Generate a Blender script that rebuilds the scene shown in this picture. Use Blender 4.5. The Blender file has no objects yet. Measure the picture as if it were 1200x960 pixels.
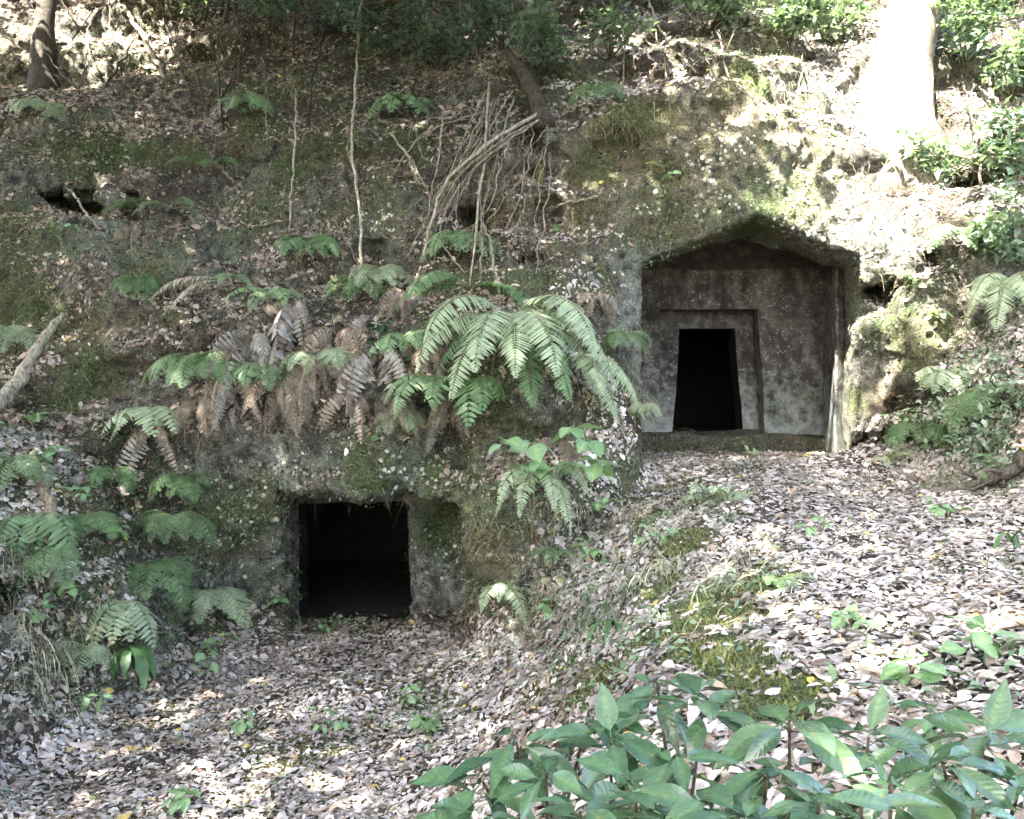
import bpy, math, random
import numpy as np
from mathutils import Vector, Matrix
from mathutils.bvhtree import BVHTree

# ------------------------------------------------------------------ camera, light, exposure
S = bpy.context.scene
RNG = np.random.default_rng(7)
random.seed(7)
FPX = 1000.0                       # focal length in photo pixels (photo is 1200 px wide)
PITCH = math.radians(-2.3)
cam_d = bpy.data.cameras.new("camera")
cam_d.sensor_width = 36.0
cam_d.lens = 36.0 * FPX / 1200.0
cam_d.clip_end = 500
cam = bpy.data.objects.new("camera", cam_d)
S.collection.objects.link(cam)
cam.location = (0, 0, 0)
cam.rotation_euler = (math.radians(90) + PITCH, 0, 0)
S.camera = cam

SUN_AZ, SUN_EL = math.radians(-142), math.radians(56)    # azimuth of the sun, from +Y towards +X
SUND = Vector((math.sin(SUN_AZ) * math.cos(SUN_EL), math.cos(SUN_AZ) * math.cos(SUN_EL), math.sin(SUN_EL)))
W = bpy.data.worlds.new("World"); S.world = W; W.use_nodes = True
wn = W.node_tree.nodes; wl = W.node_tree.links
bg = wn["Background"]
sky = wn.new("ShaderNodeTexSky"); sky.sky_type = 'NISHITA'; sky.sun_disc = False
sky.sun_elevation = SUN_EL; sky.sun_rotation = SUN_AZ
sky.air_density = 1.0; sky.dust_density = 4.0; sky.ozone_density = 0.8
wl.new(sky.outputs[0], bg.inputs[0]); bg.inputs[1].default_value = 0.15
sun_d = bpy.data.lights.new("sun", 'SUN'); sun_d.energy = 4.6; sun_d.angle = math.radians(0.53); sun_d.color = (1.0, 0.96, 0.9)
sun = bpy.data.objects.new("sun", sun_d); S.collection.objects.link(sun)
sun.rotation_euler = (-SUND).to_track_quat('-Z', 'Y').to_euler()
sun.location = SUND * 40
S.view_settings.view_transform = 'Standard'; S.view_settings.look = 'None'
S.view_settings.exposure = 4.05; S.view_settings.gamma = 1.0
S.view_settings.use_curve_mapping = False
try:
    S.cycles.use_denoising = True
    S.cycles.max_bounces = 4; S.cycles.diffuse_bounces = 3; S.cycles.use_adaptive_sampling = True; S.cycles.adaptive_threshold = .03; S.cycles.adaptive_min_samples = 16; S.cycles.transparent_max_bounces = 4
except Exception:
    pass

# ------------------------------------------------------------------ helpers
C = S.collection
cp, sp = math.cos(PITCH), math.sin(PITCH)
def ray(u, v):
    a, b = (u - 600) / FPX, -(v - 480) / FPX
    return np.array([a, cp - sp * b, sp + cp * b])
def P(u, v, D):                    # photo pixel at horizontal distance D -> world
    r = ray(u, v); return r * (D / r[1])
def proj(pts):
    pts = np.asarray(pts)
    x, y, z = pts[..., 0], pts[..., 1], pts[..., 2]
    d = y * cp + z * sp; h = -y * sp + z * cp
    d = np.maximum(d, 1e-3)
    return 600 + FPX * x / d, 480 - FPX * h / d, d

def tag(o, label=None, cat=None, group=None, kind=None):
    if label: o["label"] = label
    if cat: o["category"] = cat
    if group: o["group"] = group
    if kind: o["kind"] = kind
    return o
def empty(name, loc, label=None, cat=None, group=None):
    o = bpy.data.objects.new(name, None); C.objects.link(o); o.location = loc
    o.empty_display_size = 0.1
    return tag(o, label, cat, group)

def np_mesh(name, V, quads=None, tris=None, tint=None, smooth=False, attrs=None):
    V = np.asarray(V, np.float32)
    quads = np.zeros((0, 4), np.int32) if quads is None or len(quads) == 0 else np.asarray(quads, np.int32)
    tris = np.zeros((0, 3), np.int32) if tris is None or len(tris) == 0 else np.asarray(tris, np.int32)
    me = bpy.data.meshes.new(name)
    me.vertices.add(len(V)); me.vertices.foreach_set("co", V.ravel())
    nl = quads.size + tris.size; npoly = len(quads) + len(tris)
    me.loops.add(nl); me.polygons.add(npoly)
    me.loops.foreach_set("vertex_index", np.concatenate([quads.ravel(), tris.ravel()]).astype(np.int32))
    st = np.concatenate([np.arange(len(quads)) * 4, quads.size + np.arange(len(tris)) * 3]).astype(np.int32)
    me.polygons.foreach_set("loop_start", st)
    if smooth: me.polygons.foreach_set("use_smooth", np.ones(npoly, bool))
    if tint is not None:
        t = np.ones((len(V), 4), np.float32); t[:, :3] = tint
        a = me.attributes.new("tint", 'FLOAT_COLOR', 'POINT'); a.data.foreach_set("color", t.ravel())
    for k, arr in (attrs or {}).items():
        a = me.attributes.new(k, 'FLOAT', 'POINT'); a.data.foreach_set("value", np.asarray(arr, np.float32))
    me.update(calc_edges=True); me.validate()
    return me
def link(name, me, mat, parent=None, loc=None):
    o = bpy.data.objects.new(name, me); C.objects.link(o)
    if mat and not me.materials: me.materials.append(mat)
    if parent: o.parent = parent
    if loc is not None: o.location = loc
    return o

class MB:
    """collects geometry of one part"""
    def __init__(s): s.v = []; s.q = []; s.t = []; s.c = []; s.n = 0
    def add(s, V, quads=(), tris=(), col=(1, 1, 1)):
        V = np.asarray(V, float).reshape(-1, 3); b = s.n
        s.v.append(V); s.n += len(V)
        c = np.asarray(col, float)
        s.c.append(np.broadcast_to(c, (len(V), 3)) if c.ndim == 1 else c)
        if len(quads): s.q.append(np.asarray(quads) + b)
        if len(tris): s.t.append(np.asarray(tris) + b)
    def tube(s, pts, rad, col=(1, 1, 1), sides=6, cap=True):
        pts = np.asarray(pts, float); n = len(pts)
        rad = np.broadcast_to(np.asarray(rad, float), (n,))
        tg = np.gradient(pts, axis=0); tg /= np.linalg.norm(tg, axis=1)[:, None] + 1e-9
        ref = np.array([0, 0, 1.]) if abs(tg[0][2]) < .8 else np.array([1., 0, 0])
        rings = []
        for i in range(n):
            a = np.cross(tg[i], ref); a /= np.linalg.norm(a) + 1e-9
            b = np.cross(tg[i], a); ref = np.cross(a, tg[i])
            th = np.arange(sides) / sides * 2 * math.pi
            rings.append(pts[i] + rad[i] * (np.cos(th)[:, None] * a + np.sin(th)[:, None] * b))
        V = np.concatenate(rings)
        q = [(i * sides + k, i * sides + (k + 1) % sides, (i + 1) * sides + (k + 1) % sides, (i + 1) * sides + k)
             for i in range(n - 1) for k in range(sides)]
        t = []
        if cap and sides >= 3:
            V = np.concatenate([V, pts[:1], pts[-1:]]); a0, a1 = len(V) - 2, len(V) - 1
            t = [(a0, (k + 1) % sides, k) for k in range(sides)] + [(a1, (n - 1) * sides + k, (n - 1) * sides + (k + 1) % sides) for k in range(sides)]
        s.add(V, q, t, col)
    def mesh(s, name, smooth=False):
        return np_mesh(name, np.concatenate(s.v), np.concatenate(s.q) if s.q else None, np.concatenate(s.t) if s.t else None,
                       np.concatenate(s.c), smooth)
    def build(s, name, mat, parent=None, smooth=False, loc=None, attrs=None):
        me = s.mesh(name, smooth)
        for k, v in (attrs or {}).items():
            a = me.attributes.new(k, 'FLOAT', 'POINT'); a.data.foreach_set("value", np.full(len(me.vertices), v, np.float32))
        return link(name, me, mat, parent, loc)

LAT = np.random.default_rng(3).random((8, 32, 32, 32)).astype(np.float32) * 2 - 1
def vnoise(p, freq, seed=0):
    q = np.asarray(p, np.float32) * freq + 1000.37
    i = np.floor(q).astype(np.int32); f = q - i; f = f * f * (3 - 2 * f)
    L = LAT[seed % 8]; out = 0
    for dx in (0, 1):
        for dy in (0, 1):
            for dz in (0, 1):
                w = (f[..., 0] if dx else 1 - f[..., 0]) * (f[..., 1] if dy else 1 - f[..., 1]) * (f[..., 2] if dz else 1 - f[..., 2])
                out = out + w * L[(i[..., 0] + dx) & 31, (i[..., 1] + dy) & 31, (i[..., 2] + dz) & 31]
    return out
def fbm(p, freq, oct=3, seed=0):
    return sum(vnoise(p, freq * 2.03 ** k, seed + k) * .5 ** k for k in range(oct))

# ------------------------------------------------------------------ materials
def new_mat(name):
    m = bpy.data.materials.new(name); m.use_nodes = True
    nt = m.node_tree; nt.nodes.clear()
    out = nt.nodes.new("ShaderNodeOutputMaterial")
    return m, nt, out
def N(nt, kind, **kw):
    n = nt.nodes.new(kind)
    for k, v in kw.items():
        if k.startswith("i_"):
            n.inputs[int(k[2:])].default_value = v
        else:
            setattr(n, k, v)
    return n
def noise(nt, vec, scale, detail=4, rough=.6):
    n = N(nt, "ShaderNodeTexNoise"); n.inputs["Scale"].default_value = scale; n.inputs["Detail"].default_value = detail
    n.inputs["Roughness"].default_value = rough; nt.links.new(vec, n.inputs["Vector"]); return n
def ramp(nt, fac, stops):
    r = N(nt, "ShaderNodeValToRGB"); e = r.color_ramp.elements
    e[0].position, e[0].color = stops[0][0], (*stops[0][1], 1)
    e[1].position, e[1].color = stops[-1][0], (*stops[-1][1], 1)
    for p, c in stops[1:-1]:
        x = e.new(p); x.color = (*c, 1)
    nt.links.new(fac, r.inputs[0]); return r
def mix(nt, fac, a, b, blend='MIX'):
    m = N(nt, "ShaderNodeMix", data_type='RGBA', blend_type=blend)
    for sock, val in ((m.inputs[0], fac), (m.inputs[6], a), (m.inputs[7], b)):
        if hasattr(val, "links") or hasattr(val, "is_linked"): nt.links.new(val, sock)
        elif isinstance(val, (int, float)): sock.default_value = val
        else: sock.default_value = (*val, 1)
    return m.outputs[2]
def gray(v): return (v, v, v)

def earth_material(name):
    """bare rock, damp soil, moss and lichen; where each lies is given by attributes of the surface"""
    m, nt, out = new_mat(name); L = nt.links
    geo = N(nt, "ShaderNodeNewGeometry"); pos = geo.outputs["Position"]
    n1 = noise(nt, pos, 1.3, 5); n2 = noise(nt, pos, 7, 5); n3 = noise(nt, pos, 28, 4, .7); n4 = noise(nt, pos, 90, 3)
    rock = ramp(nt, n2.outputs[0], [(.33, (.042, .043, .038)), (.45, (.12, .12, .106)), (.55, (.2, .2, .178)), (.67, (.33, .335, .305))])
    rockv = mix(nt, .6, rock.outputs[0], ramp(nt, n1.outputs[0], [(.3, (.7, .78, .62)), (.7, (1.2, 1.1, 1.0))]).outputs[0], 'MULTIPLY')
    soil = ramp(nt, n3.outputs[0], [(.3, (.022, .016, .012)), (.55, (.07, .052, .04)), (.75, (.15, .115, .09))])
    moss = mix(nt, ramp(nt, n1.outputs[0], [(.4, (0, 0, 0)), (.62, (1, 1, 1))]).outputs[0], ramp(nt, n3.outputs[0], [(.25, (.02, .03, .012)), (.5, (.065, .085, .034)), (.75, (.13, .155, .07))]).outputs[0], ramp(nt, n3.outputs[0], [(.25, (.036, .032, .017)), (.5, (.105, .096, .053)), (.75, (.2, .185, .115))]).outputs[0])
    at = lambda k: N(nt, "ShaderNodeAttribute", attribute_name=k).outputs["Fac"]
    col = mix(nt, at("soil"), rockv, soil.outputs[0])
    # pale lichen flakes
    vor = N(nt, "ShaderNodeTexVoronoi"); vor.inputs["Scale"].default_value = 24; L.new(pos, vor.inputs["Vector"])
    fl = ramp(nt, vor.outputs["Distance"], [(.16, (1, 1, 1)), (.30, (0, 0, 0))])
    fl2 = ramp(nt, n2.outputs[0], [(.48, (0, 0, 0)), (.6, (1, 1, 1))])
    fm = N(nt, "ShaderNodeMath", operation='MULTIPLY'); L.new(fl.outputs[0], fm.inputs[0]); L.new(fl2.outputs[0], fm.inputs[1])
    fm2 = N(nt, "ShaderNodeMath", operation='MULTIPLY'); L.new(fm.outputs[0], fm2.inputs[0]); L.new(at("lichen"), fm2.inputs[1])
    col = mix(nt, fm2.outputs[0], col, (.42, .43, .37))
    oc_ = N(nt, "ShaderNodeMath", operation='MULTIPLY'); L.new(at("ochre"), oc_.inputs[0]); L.new(ramp(nt, n2.outputs[0], [(.35, (0, 0, 0)), (.6, (1, 1, 1))]).outputs[0], oc_.inputs[1])
    col = mix(nt, oc_.outputs[0], col, (.22, .165, .085))
    # moss edge broken up by noise
    ma = N(nt, "ShaderNodeMath", operation='ADD'); L.new(at("moss"), ma.inputs[0])
    ms = N(nt, "ShaderNodeMath", operation='MULTIPLY_ADD'); L.new(n2.outputs[0], ms.inputs[0]); ms.inputs[1].default_value = 1.1; ms.inputs[2].default_value = -.55
    L.new(ms.outputs[0], ma.inputs[1])
    mr = ramp(nt, ma.outputs[0], [(.3, (0, 0, 0)), (.68, (1, 1, 1))])
    col = mix(nt, mr.outputs[0], col, moss)
    n5 = noise(nt, pos, 60, 3, .75)
    col = mix(nt, 1.0, col, ramp(nt, n5.outputs[0], [(.34, gray(.35)), (.5, gray(1.0)), (.66, gray(1.75))]).outputs[0], 'MULTIPLY')
    b = N(nt, "ShaderNodeBsdfPrincipled"); L.new(col, b.inputs["Base Color"]); b.inputs["Roughness"].default_value = .95
    b.inputs["Specular IOR Level"].default_value = .15
    bu = N(nt, "ShaderNodeBump"); bu.inputs["Strength"].default_value = 1.0; bu.inputs["Distance"].default_value = .05
    ad = N(nt, "ShaderNodeMath", operation='MULTIPLY_ADD'); L.new(n4.outputs[0], ad.inputs[0]); ad.inputs[1].default_value = .35; L.new(n3.outputs[0], ad.inputs[2])
    L.new(ad.outputs[0], bu.inputs["Height"]); L.new(bu.outputs[0], b.inputs["Normal"])
    L.new(b.outputs[0], out.inputs[0]); return m

def tomb_material(name, dark=False, shade_tone=False):
    m, nt, out = new_mat(name); L = nt.links
    pos = N(nt, "ShaderNodeNewGeometry").outputs["Position"]
    n1 = noise(nt, pos, 1.6, 5); n2 = noise(nt, pos, 9, 5); n3 = noise(nt, pos, 45, 4)
    if shade_tone:
        col = ramp(nt, n2.outputs[0], [(.3, (.032, .024, .021)), (.55, (.06, .047, .041)), (.75, (.1, .085, .074))]).outputs[0]  # brown rock, darkened to paint the deep shade under the porch roof
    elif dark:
        col = ramp(nt, n2.outputs[0], [(.3, (.008, .007, .006)), (.7, (.02, .017, .015))]).outputs[0]  # near-black base colour stands in for the lack of light inside the tombs
    else:
        mp = N(nt, "ShaderNodeMapping"); mp.inputs["Scale"].default_value = (1, 1, .45); L.new(pos, mp.inputs[0])
        nst = noise(nt, mp.outputs[0], 5, 5, .65)
        base = ramp(nt, nst.outputs[0], [(.33, (.035, .03, .026)), (.47, (.065, .056, .048)), (.6, (.105, .094, .081)), (.72, (.16, .15, .132))])
        base = mix(nt, .7, base.outputs[0], ramp(nt, n2.outputs[0], [(.33, (.45, .45, .46)), (.67, (1.5, 1.48, 1.42))]).outputs[0], 'MULTIPLY')
        nfl = noise(nt, pos, 34, 4, .75)
        fl = ramp(nt, nfl.outputs[0], [(.56, (0, 0, 0)), (.64, (1, 1, 1))])
        f2 = ramp(nt, n2.outputs[0], [(.44, (0, 0, 0)), (.58, (1, 1, 1))])
        fm = N(nt, "ShaderNodeMath", operation='MULTIPLY'); L.new(fl.outputs[0], fm.inputs[0]); L.new(f2.outputs[0], fm.inputs[1])
        col = mix(nt, fm.outputs[0], base, (.34, .34, .3))
        # pale algae and lichen fading upward; the darker top also paints roof shade
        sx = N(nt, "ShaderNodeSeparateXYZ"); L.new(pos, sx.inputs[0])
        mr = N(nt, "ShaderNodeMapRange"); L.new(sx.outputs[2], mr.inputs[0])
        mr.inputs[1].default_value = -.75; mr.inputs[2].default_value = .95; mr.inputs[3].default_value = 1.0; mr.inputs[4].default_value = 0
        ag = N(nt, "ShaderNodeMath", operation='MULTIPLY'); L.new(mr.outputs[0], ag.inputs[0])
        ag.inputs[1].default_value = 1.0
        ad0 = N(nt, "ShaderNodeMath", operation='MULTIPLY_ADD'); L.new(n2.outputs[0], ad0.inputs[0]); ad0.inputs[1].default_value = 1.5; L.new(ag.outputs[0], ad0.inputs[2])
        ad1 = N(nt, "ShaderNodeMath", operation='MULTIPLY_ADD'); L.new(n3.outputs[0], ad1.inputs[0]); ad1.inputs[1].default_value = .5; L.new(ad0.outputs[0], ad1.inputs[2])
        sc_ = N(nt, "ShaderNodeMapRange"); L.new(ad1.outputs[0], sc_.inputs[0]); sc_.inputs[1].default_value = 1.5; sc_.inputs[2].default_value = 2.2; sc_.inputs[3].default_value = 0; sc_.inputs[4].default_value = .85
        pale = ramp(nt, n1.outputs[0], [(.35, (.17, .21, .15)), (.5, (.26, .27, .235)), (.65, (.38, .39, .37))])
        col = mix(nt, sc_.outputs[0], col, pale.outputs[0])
    b = N(nt, "ShaderNodeBsdfPrincipled"); L.new(col, b.inputs["Base Color"]); b.inputs["Roughness"].default_value = .92
    b.inputs["Specular IOR Level"].default_value = .2
    bu = N(nt, "ShaderNodeBump"); bu.inputs["Strength"].default_value = .7; bu.inputs["Distance"].default_value = .02
    ad = N(nt, "ShaderNodeMath", operation='MULTIPLY_ADD'); L.new(n3.outputs[0], ad.inputs[0]); ad.inputs[1].default_value = .5; L.new(n2.outputs[0], ad.inputs[2])
    L.new(ad.outputs[0], bu.inputs["Height"]); L.new(bu.outputs[0], b.inputs["Normal"])
    L.new(b.outputs[0], out.inputs[0]); return m

def leaf_material(name, rough=.5, trans=.3, spec=.4, var=.35, scale=18, veins=False):
    m, nt, out = new_mat(name); L = nt.links
    tint = N(nt, "ShaderNodeAttribute", attribute_name="tint").outputs["Color"]
    tc = N(nt, "ShaderNodeTexCoord").outputs["Object"]
    oi = N(nt, "ShaderNodeObjectInfo")
    n = noise(nt, tc, scale, 3)
    col = mix(nt, 1.0, tint, ramp(nt, n.outputs[0], [(.3, gray(1 - var)), (.7, gray(1 + var * .8))]).outputs[0], 'MULTIPLY')
    if veins:
        rv = ramp(nt, oi.outputs["Random"], [(0, (.75, .8, .75)), (.5, (1, 1, 1)), (1, (1.2, 1.15, 1.0))])
        col = mix(nt, 1.0, col, rv.outputs[0], 'MULTIPLY')
        oc = N(nt, "ShaderNodeVectorMath", operation='ADD'); L.new(tc, oc.inputs[0]); L.new(oi.outputs["Random"], oc.inputs[1])
        sc2 = N(nt, "ShaderNodeVectorMath", operation='SCALE'); L.new(oc.outputs[0], sc2.inputs[0]); sc2.inputs[3].default_value = 3.0
        nb = noise(nt, sc2.outputs[0], 4, 4, .6)
        col = mix(nt, ramp(nt, nb.outputs[0], [(.62, (0, 0, 0)), (.7, (1, 1, 1))]).outputs[0], col, (.2, .16, .07))
    b = N(nt, "ShaderNodeBsdfPrincipled"); L.new(col, b.inputs["Base Color"])
    b.inputs["Roughness"].default_value = rough; b.inputs["Specular IOR Level"].default_value = spec
    bu = N(nt, "ShaderNodeBump"); bu.inputs["Strength"].default_value = .1 if veins else .35; bu.inputs["Distance"].default_value = .004
    if veins:
        lv = N(nt, "ShaderNodeAttribute", attribute_name="vein").outputs["Fac"]
        sn = N(nt, "ShaderNodeMath", operation='SINE'); L.new(lv, sn.inputs[0]); L.new(sn.outputs[0], bu.inputs["Height"])
    else:
        L.new(n.outputs[0], bu.inputs["Height"])
    L.new(bu.outputs[0], b.inputs["Normal"])
    if trans > 0:
        t = N(nt, "ShaderNodeBsdfTranslucent")
        tcol = mix(nt, 1.0, col, (1.3, 1.4, .7), 'MULTIPLY'); L.new(tcol, t.inputs[0])
        ms = N(nt, "ShaderNodeMixShader"); ms.inputs[0].default_value = trans
        L.new(b.outputs[0], ms.inputs[1]); L.new(t.outputs[0], ms.inputs[2]); L.new(ms.outputs[0], out.inputs[0])
    else:
        L.new(b.outputs[0], out.inputs[0])
    return m

def bark_material(name):
    m, nt, out = new_mat(name); L = nt.links
    tint = N(nt, "ShaderNodeAttribute", attribute_name="tint").outputs["Color"]
    pos = N(nt, "ShaderNodeNewGeometry").outputs["Position"]
    mp = N(nt, "ShaderNodeMapping"); mp.inputs["Scale"].default_value = (1, 1, .3); L.new(pos, mp.inputs[0])
    n = noise(nt, mp.outputs[0], 40, 5, .65); n2 = noise(nt, pos, 8, 3)
    col = mix(nt, 1.0, tint, ramp(nt, n.outputs[0], [(.32, gray(.22)), (.5, gray(.9)), (.7, gray(1.5))]).outputs[0], 'MULTIPLY')
    col = mix(nt, 1.0, col, ramp(nt, n2.outputs[0], [(.3, (.8, .85, .7)), (.7, (1.1, 1.05, 1.0))]).outputs[0], 'MULTIPLY')
    b = N(nt, "ShaderNodeBsdfPrincipled"); L.new(col, b.inputs["Base Color"]); b.inputs["Roughness"].default_value = .9
    b.inputs["Specular IOR Level"].default_value = .2
    bu = N(nt, "ShaderNodeBump"); bu.inputs["Strength"].default_value = .8; bu.inputs["Distance"].default_value = .015
    L.new(n.outputs[0], bu.inputs["Height"]); L.new(bu.outputs[0], b.inputs["Normal"])
    L.new(b.outputs[0], out.inputs[0]); return m

M_EARTH = earth_material("earth")
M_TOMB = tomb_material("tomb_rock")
M_SHADE = tomb_material("brown_shade_rock", shade_tone=True)
M_CHAMBER = tomb_material("unlit_chamber_rock", True)
M_LITTER = leaf_material("dead_leaf", .75, .12, .25, .45, 14)
M_FERN = leaf_material("fern_leaf", .55, .3, .35, .25, 10)
M_LEAF = leaf_material("herb_leaf", .45, .3, .45, .25, 14)
M_GLOSS = leaf_material("laurel_leaf", .24, .2, .6, .16, 9, veins=True)
M_BARK = bark_material("bark")

# ------------------------------------------------------------------ terrain: a rock volume, meshed
FP = [  # face of the hill: pixel + distance
 (-150,900,9.0),(-150,700,8.9),(-150,480,8.7),(-150,250,9.6),(-150,60,12),(-150,-150,15.5),
 (0,900,9.1),(0,700,9.0),(0,480,8.9),(0,380,9.2),(0,240,9.9),(0,200,10.0),(0,150,10.6),(0,90,12.0),(0,0,14.2),
 (110,800,9.0),(110,640,8.9),(110,540,8.8),(110,450,8.95),(110,350,9.4),(110,250,9.8),(110,180,10.2),(110,130,10.9),(110,70,12.4),(110,0,14.2),
 (200,745,8.6),(200,660,8.8),(200,560,8.9),(200,490,8.85),(200,420,9.0),(200,330,9.6),(200,240,10.1),(200,190,10.4),(200,130,11.2),(200,60,12.8),(200,0,14.2),
 (280,735,9.2),(280,650,9.3),(280,560,9.05),(280,500,8.75),(280,450,8.8),(280,400,9.0),(280,330,9.5),(280,290,10.1),(280,200,10.4),(280,140,10.6),(280,110,11.2),(280,50,13.0),(280,0,14.2),
 (410,730,9.2),(410,600,9.25),(410,568,8.55),(410,525,8.45),(410,450,8.6),(410,380,9.1),(410,310,9.7),(410,250,10.1),(410,160,10.3),(410,120,10.8),(410,60,12.4),(410,0,14.0),
 (515,735,9.25),(515,650,9.3),(515,580,9.3),(515,555,8.45),(515,480,8.6),(515,420,8.7),(515,350,9.1),(515,300,9.6),(515,220,9.9),(515,150,10.4),(515,90,11.4),(515,0,13.8),
 (575,740,8.2),(575,640,8.15),(580,560,8.1),(585,480,8.15),(588,400,8.6),(590,340,9.1),(590,260,9.6),(590,170,10.1),(590,90,11.2),(590,0,13.6),
 (640,700,7.6),(640,620,7.8),(640,540,8.0),(640,460,8.2),(640,400,8.6),(640,330,9.2),(640,250,9.6),(640,180,10.0),(640,100,10.9),(640,0,13.4),
 (720,560,8.0),(720,500,8.4),(720,440,8.8),(720,380,9.1),(720,300,9.4),(720,220,9.6),(720,140,9.8),(720,112,10.0),(720,85,10.9),(720,0,13.2),
 (775,540,9.6),(765,400,9.6),(765,300,9.6),
 (800,560,9.9),(800,400,9.8),(800,300,9.5),(800,220,9.5),(800,140,9.65),(800,95,9.85),(800,72,10.7),(800,0,13.0),
 (880,560,10),(880,400,9.9),(880,270,9.4),(880,200,9.55),(880,130,9.7),(880,85,9.95),(880,62,10.8),(880,0,12.8),
 (980,520,9.95),(980,400,9.85),(980,310,9.45),(980,230,9.65),(980,150,9.95),(980,105,10.4),(980,60,11.3),(980,0,12.8),
 (1030,520,9.6),(1040,440,9.6),(1040,340,9.6),(1040,240,9.7),(1040,170,10.3),(1040,60,11.5),(1040,0,12.6),
 (1090,540,8.9),(1100,440,9.0),(1100,340,9.2),(1100,240,9.6),(1100,180,10.2),(1100,80,11.4),(1100,0,12.5),
 (1190,560,8.8),(1190,420,8.8),(1190,340,8.9),(1190,260,9.2),(1190,190,9.8),(1190,80,11),(1190,0,12.3),
 (1350,600,8.6),(1350,350,8.6),(1350,200,9.4),(1350,0,12),
] + [(u, -190, 18.0) for u in range(-300, 1501, 200)]
GP = [  # ground
 (410,731,9.3),(440,728,9.6),(250,750,8.8),(540,760,8.7),(100,830,7),(400,800,7.2),(540,830,6.8),(0,890,5.8),(250,890,5.8),(470,890,5.8),(0,960,4.8),(300,960,4.8),(480,960,4.7),
 (620,760,7.2),(660,700,7.3),(700,640,7.5),(760,580,8.0),(800,620,6.6),(740,720,5.9),(660,800,5.6),(600,850,5.8),(700,780,4.6),(760,790,3.6),(640,880,4.2),
 (560,960,4.2),(700,900,3),(800,900,2.6),(900,850,2.9),(1000,800,3.2),(1200,850,2.6),(1100,700,4.2),(900,680,4.8),(1000,600,6.6),(900,560,8),(1100,580,7.2),(800,540,9.4),
 (880,522,10.3),(980,523,10.0),(800,520,10.6),(940,516,10.8),(1200,640,5.2),(1250,700,4),
 (0,800,6.1),(0,700,6.7),(0,580,7.7),(0,500,8.5),(110,800,7.2),(110,720,7.4),(110,640,7.8),(110,540,8.4),(-150,900,4.7),(-150,800,5.1),(-150,700,5.5),(-150,580,6.3),(-150,500,7.2),(-400,600,5.5),(200,740,8.4),(200,700,8.7),
 (1130,565,7.9),(1190,580,6.9),(1190,500,7.4),(1190,420,7.9),(1190,350,8.6),(1350,640,5.1),(1350,540,5.7),(1350,440,6.5),(1500,500,5.2)]
GW = [(0,0,-1.6),(1.5,.8,-1.25),(3,0,-1.2),(6,0,-1.0),(6,4,-.6),(-4,0,-2.2),(-2,1.5,-2.25),(-8,0,-1.6),(-8,6,-.6),(0,-4,-1.8),(5,-4,-1.4),(-6,-4,-2.3),(3,14,-.8),(-3,14,-2.7),(8,10,.5),(-8,12,-.6)]

def rbf(pts, vals, smooth=1e-3):
    pts = np.asarray(pts, float); vals = np.asarray(vals, float); n = len(pts)
    K = np.linalg.norm(pts[:, None] - pts[None], axis=2) + np.eye(n) * -smooth * 20
    A = np.zeros((n + 3, n + 3)); A[:n, :n] = K; A[:n, n] = 1; A[:n, n + 1:] = pts; A[n:, :n] = A[:n, n:].T
    w = np.linalg.solve(A, np.concatenate([vals, np.zeros(3)]))
    def f(a, b):
        a = np.asarray(a, float); b = np.asarray(b, float); shp = np.broadcast(a, b).shape
        a = np.broadcast_to(a, shp).ravel(); b = np.broadcast_to(b, shp).ravel()
        o = w[n] + w[n + 1] * a + w[n + 2] * b
        for k in range(n):
            o = o + w[k] * np.hypot(a - pts[k, 0], b - pts[k, 1])
        return o.reshape(shp)
    return f
fw = np.array([P(*p) for p in FP])
Ff = rbf(fw[:, [0, 2]], fw[:, 1])
gw = np.concatenate([np.array([P(*p) for p in GP]), np.array(GW, float)])
Gf = rbf(gw[:, :2], gw[:, 2])

H = .07
X = np.arange(-10.5, 10.5, H); Y = np.arange(-4.5, 17.5, H); Z = np.arange(-3.6, 7.6, H)
nx, ny, nz = len(X), len(Y), len(Z)
F2 = Ff(X[:, None], Z[None, :]).astype(np.float32)          # nx, nz
G2 = Gf(X[:, None], Y[None, :]).astype(np.float32)          # nx, ny
gFx = np.gradient(F2, H, axis=0); gFz = np.gradient(F2, H, axis=1)
sF = 1 / np.sqrt(1 + np.minimum(gFx ** 2 + gFz ** 2, 6))
def grid_noise(freq, seed):
    r = np.random.default_rng(seed)
    fr3 = freq if isinstance(freq, tuple) else (freq, freq, freq)
    def axis(A, freq):
        q = (A - A[0]) * freq; i = np.floor(q).astype(int); f = (q - i); return i, (f * f * (3 - 2 * f)).astype(np.float32)
    (ix, fx), (iy, fy), (iz, fz) = axis(X, fr3[0]), axis(Y, fr3[1]), axis(Z, fr3[2])
    L = (r.random((ix[-1] + 2, iy[-1] + 2, iz[-1] + 2)).astype(np.float32) * 2 - 1)
    a = L[ix] * (1 - fx)[:, None, None] + L[ix + 1] * fx[:, None, None]
    a = a[:, iy] * (1 - fy)[None, :, None] + a[:, iy + 1] * fy[None, :, None]
    return a[:, :, iz] * (1 - fz)[None, None, :] + a[:, :, iz + 1] * fz[None, None, :]
fG = (Z[None, None, :] - G2[:, :, None]).astype(np.float32) * .9
fF = ((F2[:, None, :] - Y[None, :, None]) * sF[:, None, :]).astype(np.float32)
onF = np.clip((fG - fF) / .5 + .5, 0, 1)                  # 1 where the hill face decides
kk = .22
hh = np.clip(.5 + .5 * (fG - fF) / kk, 0, 1)
f = fG * (1 - hh) + fF * hh - kk * hh * (1 - hh)
nz1 = grid_noise((.45, .45, 1.7), 14) * .22 + grid_noise((1.1, 1.1, 3.4), 15) * .13 + grid_noise(.9, 11) * .12 + grid_noise(2.3, 12) * .1 + grid_noise(5.2, 13) * .055
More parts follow.
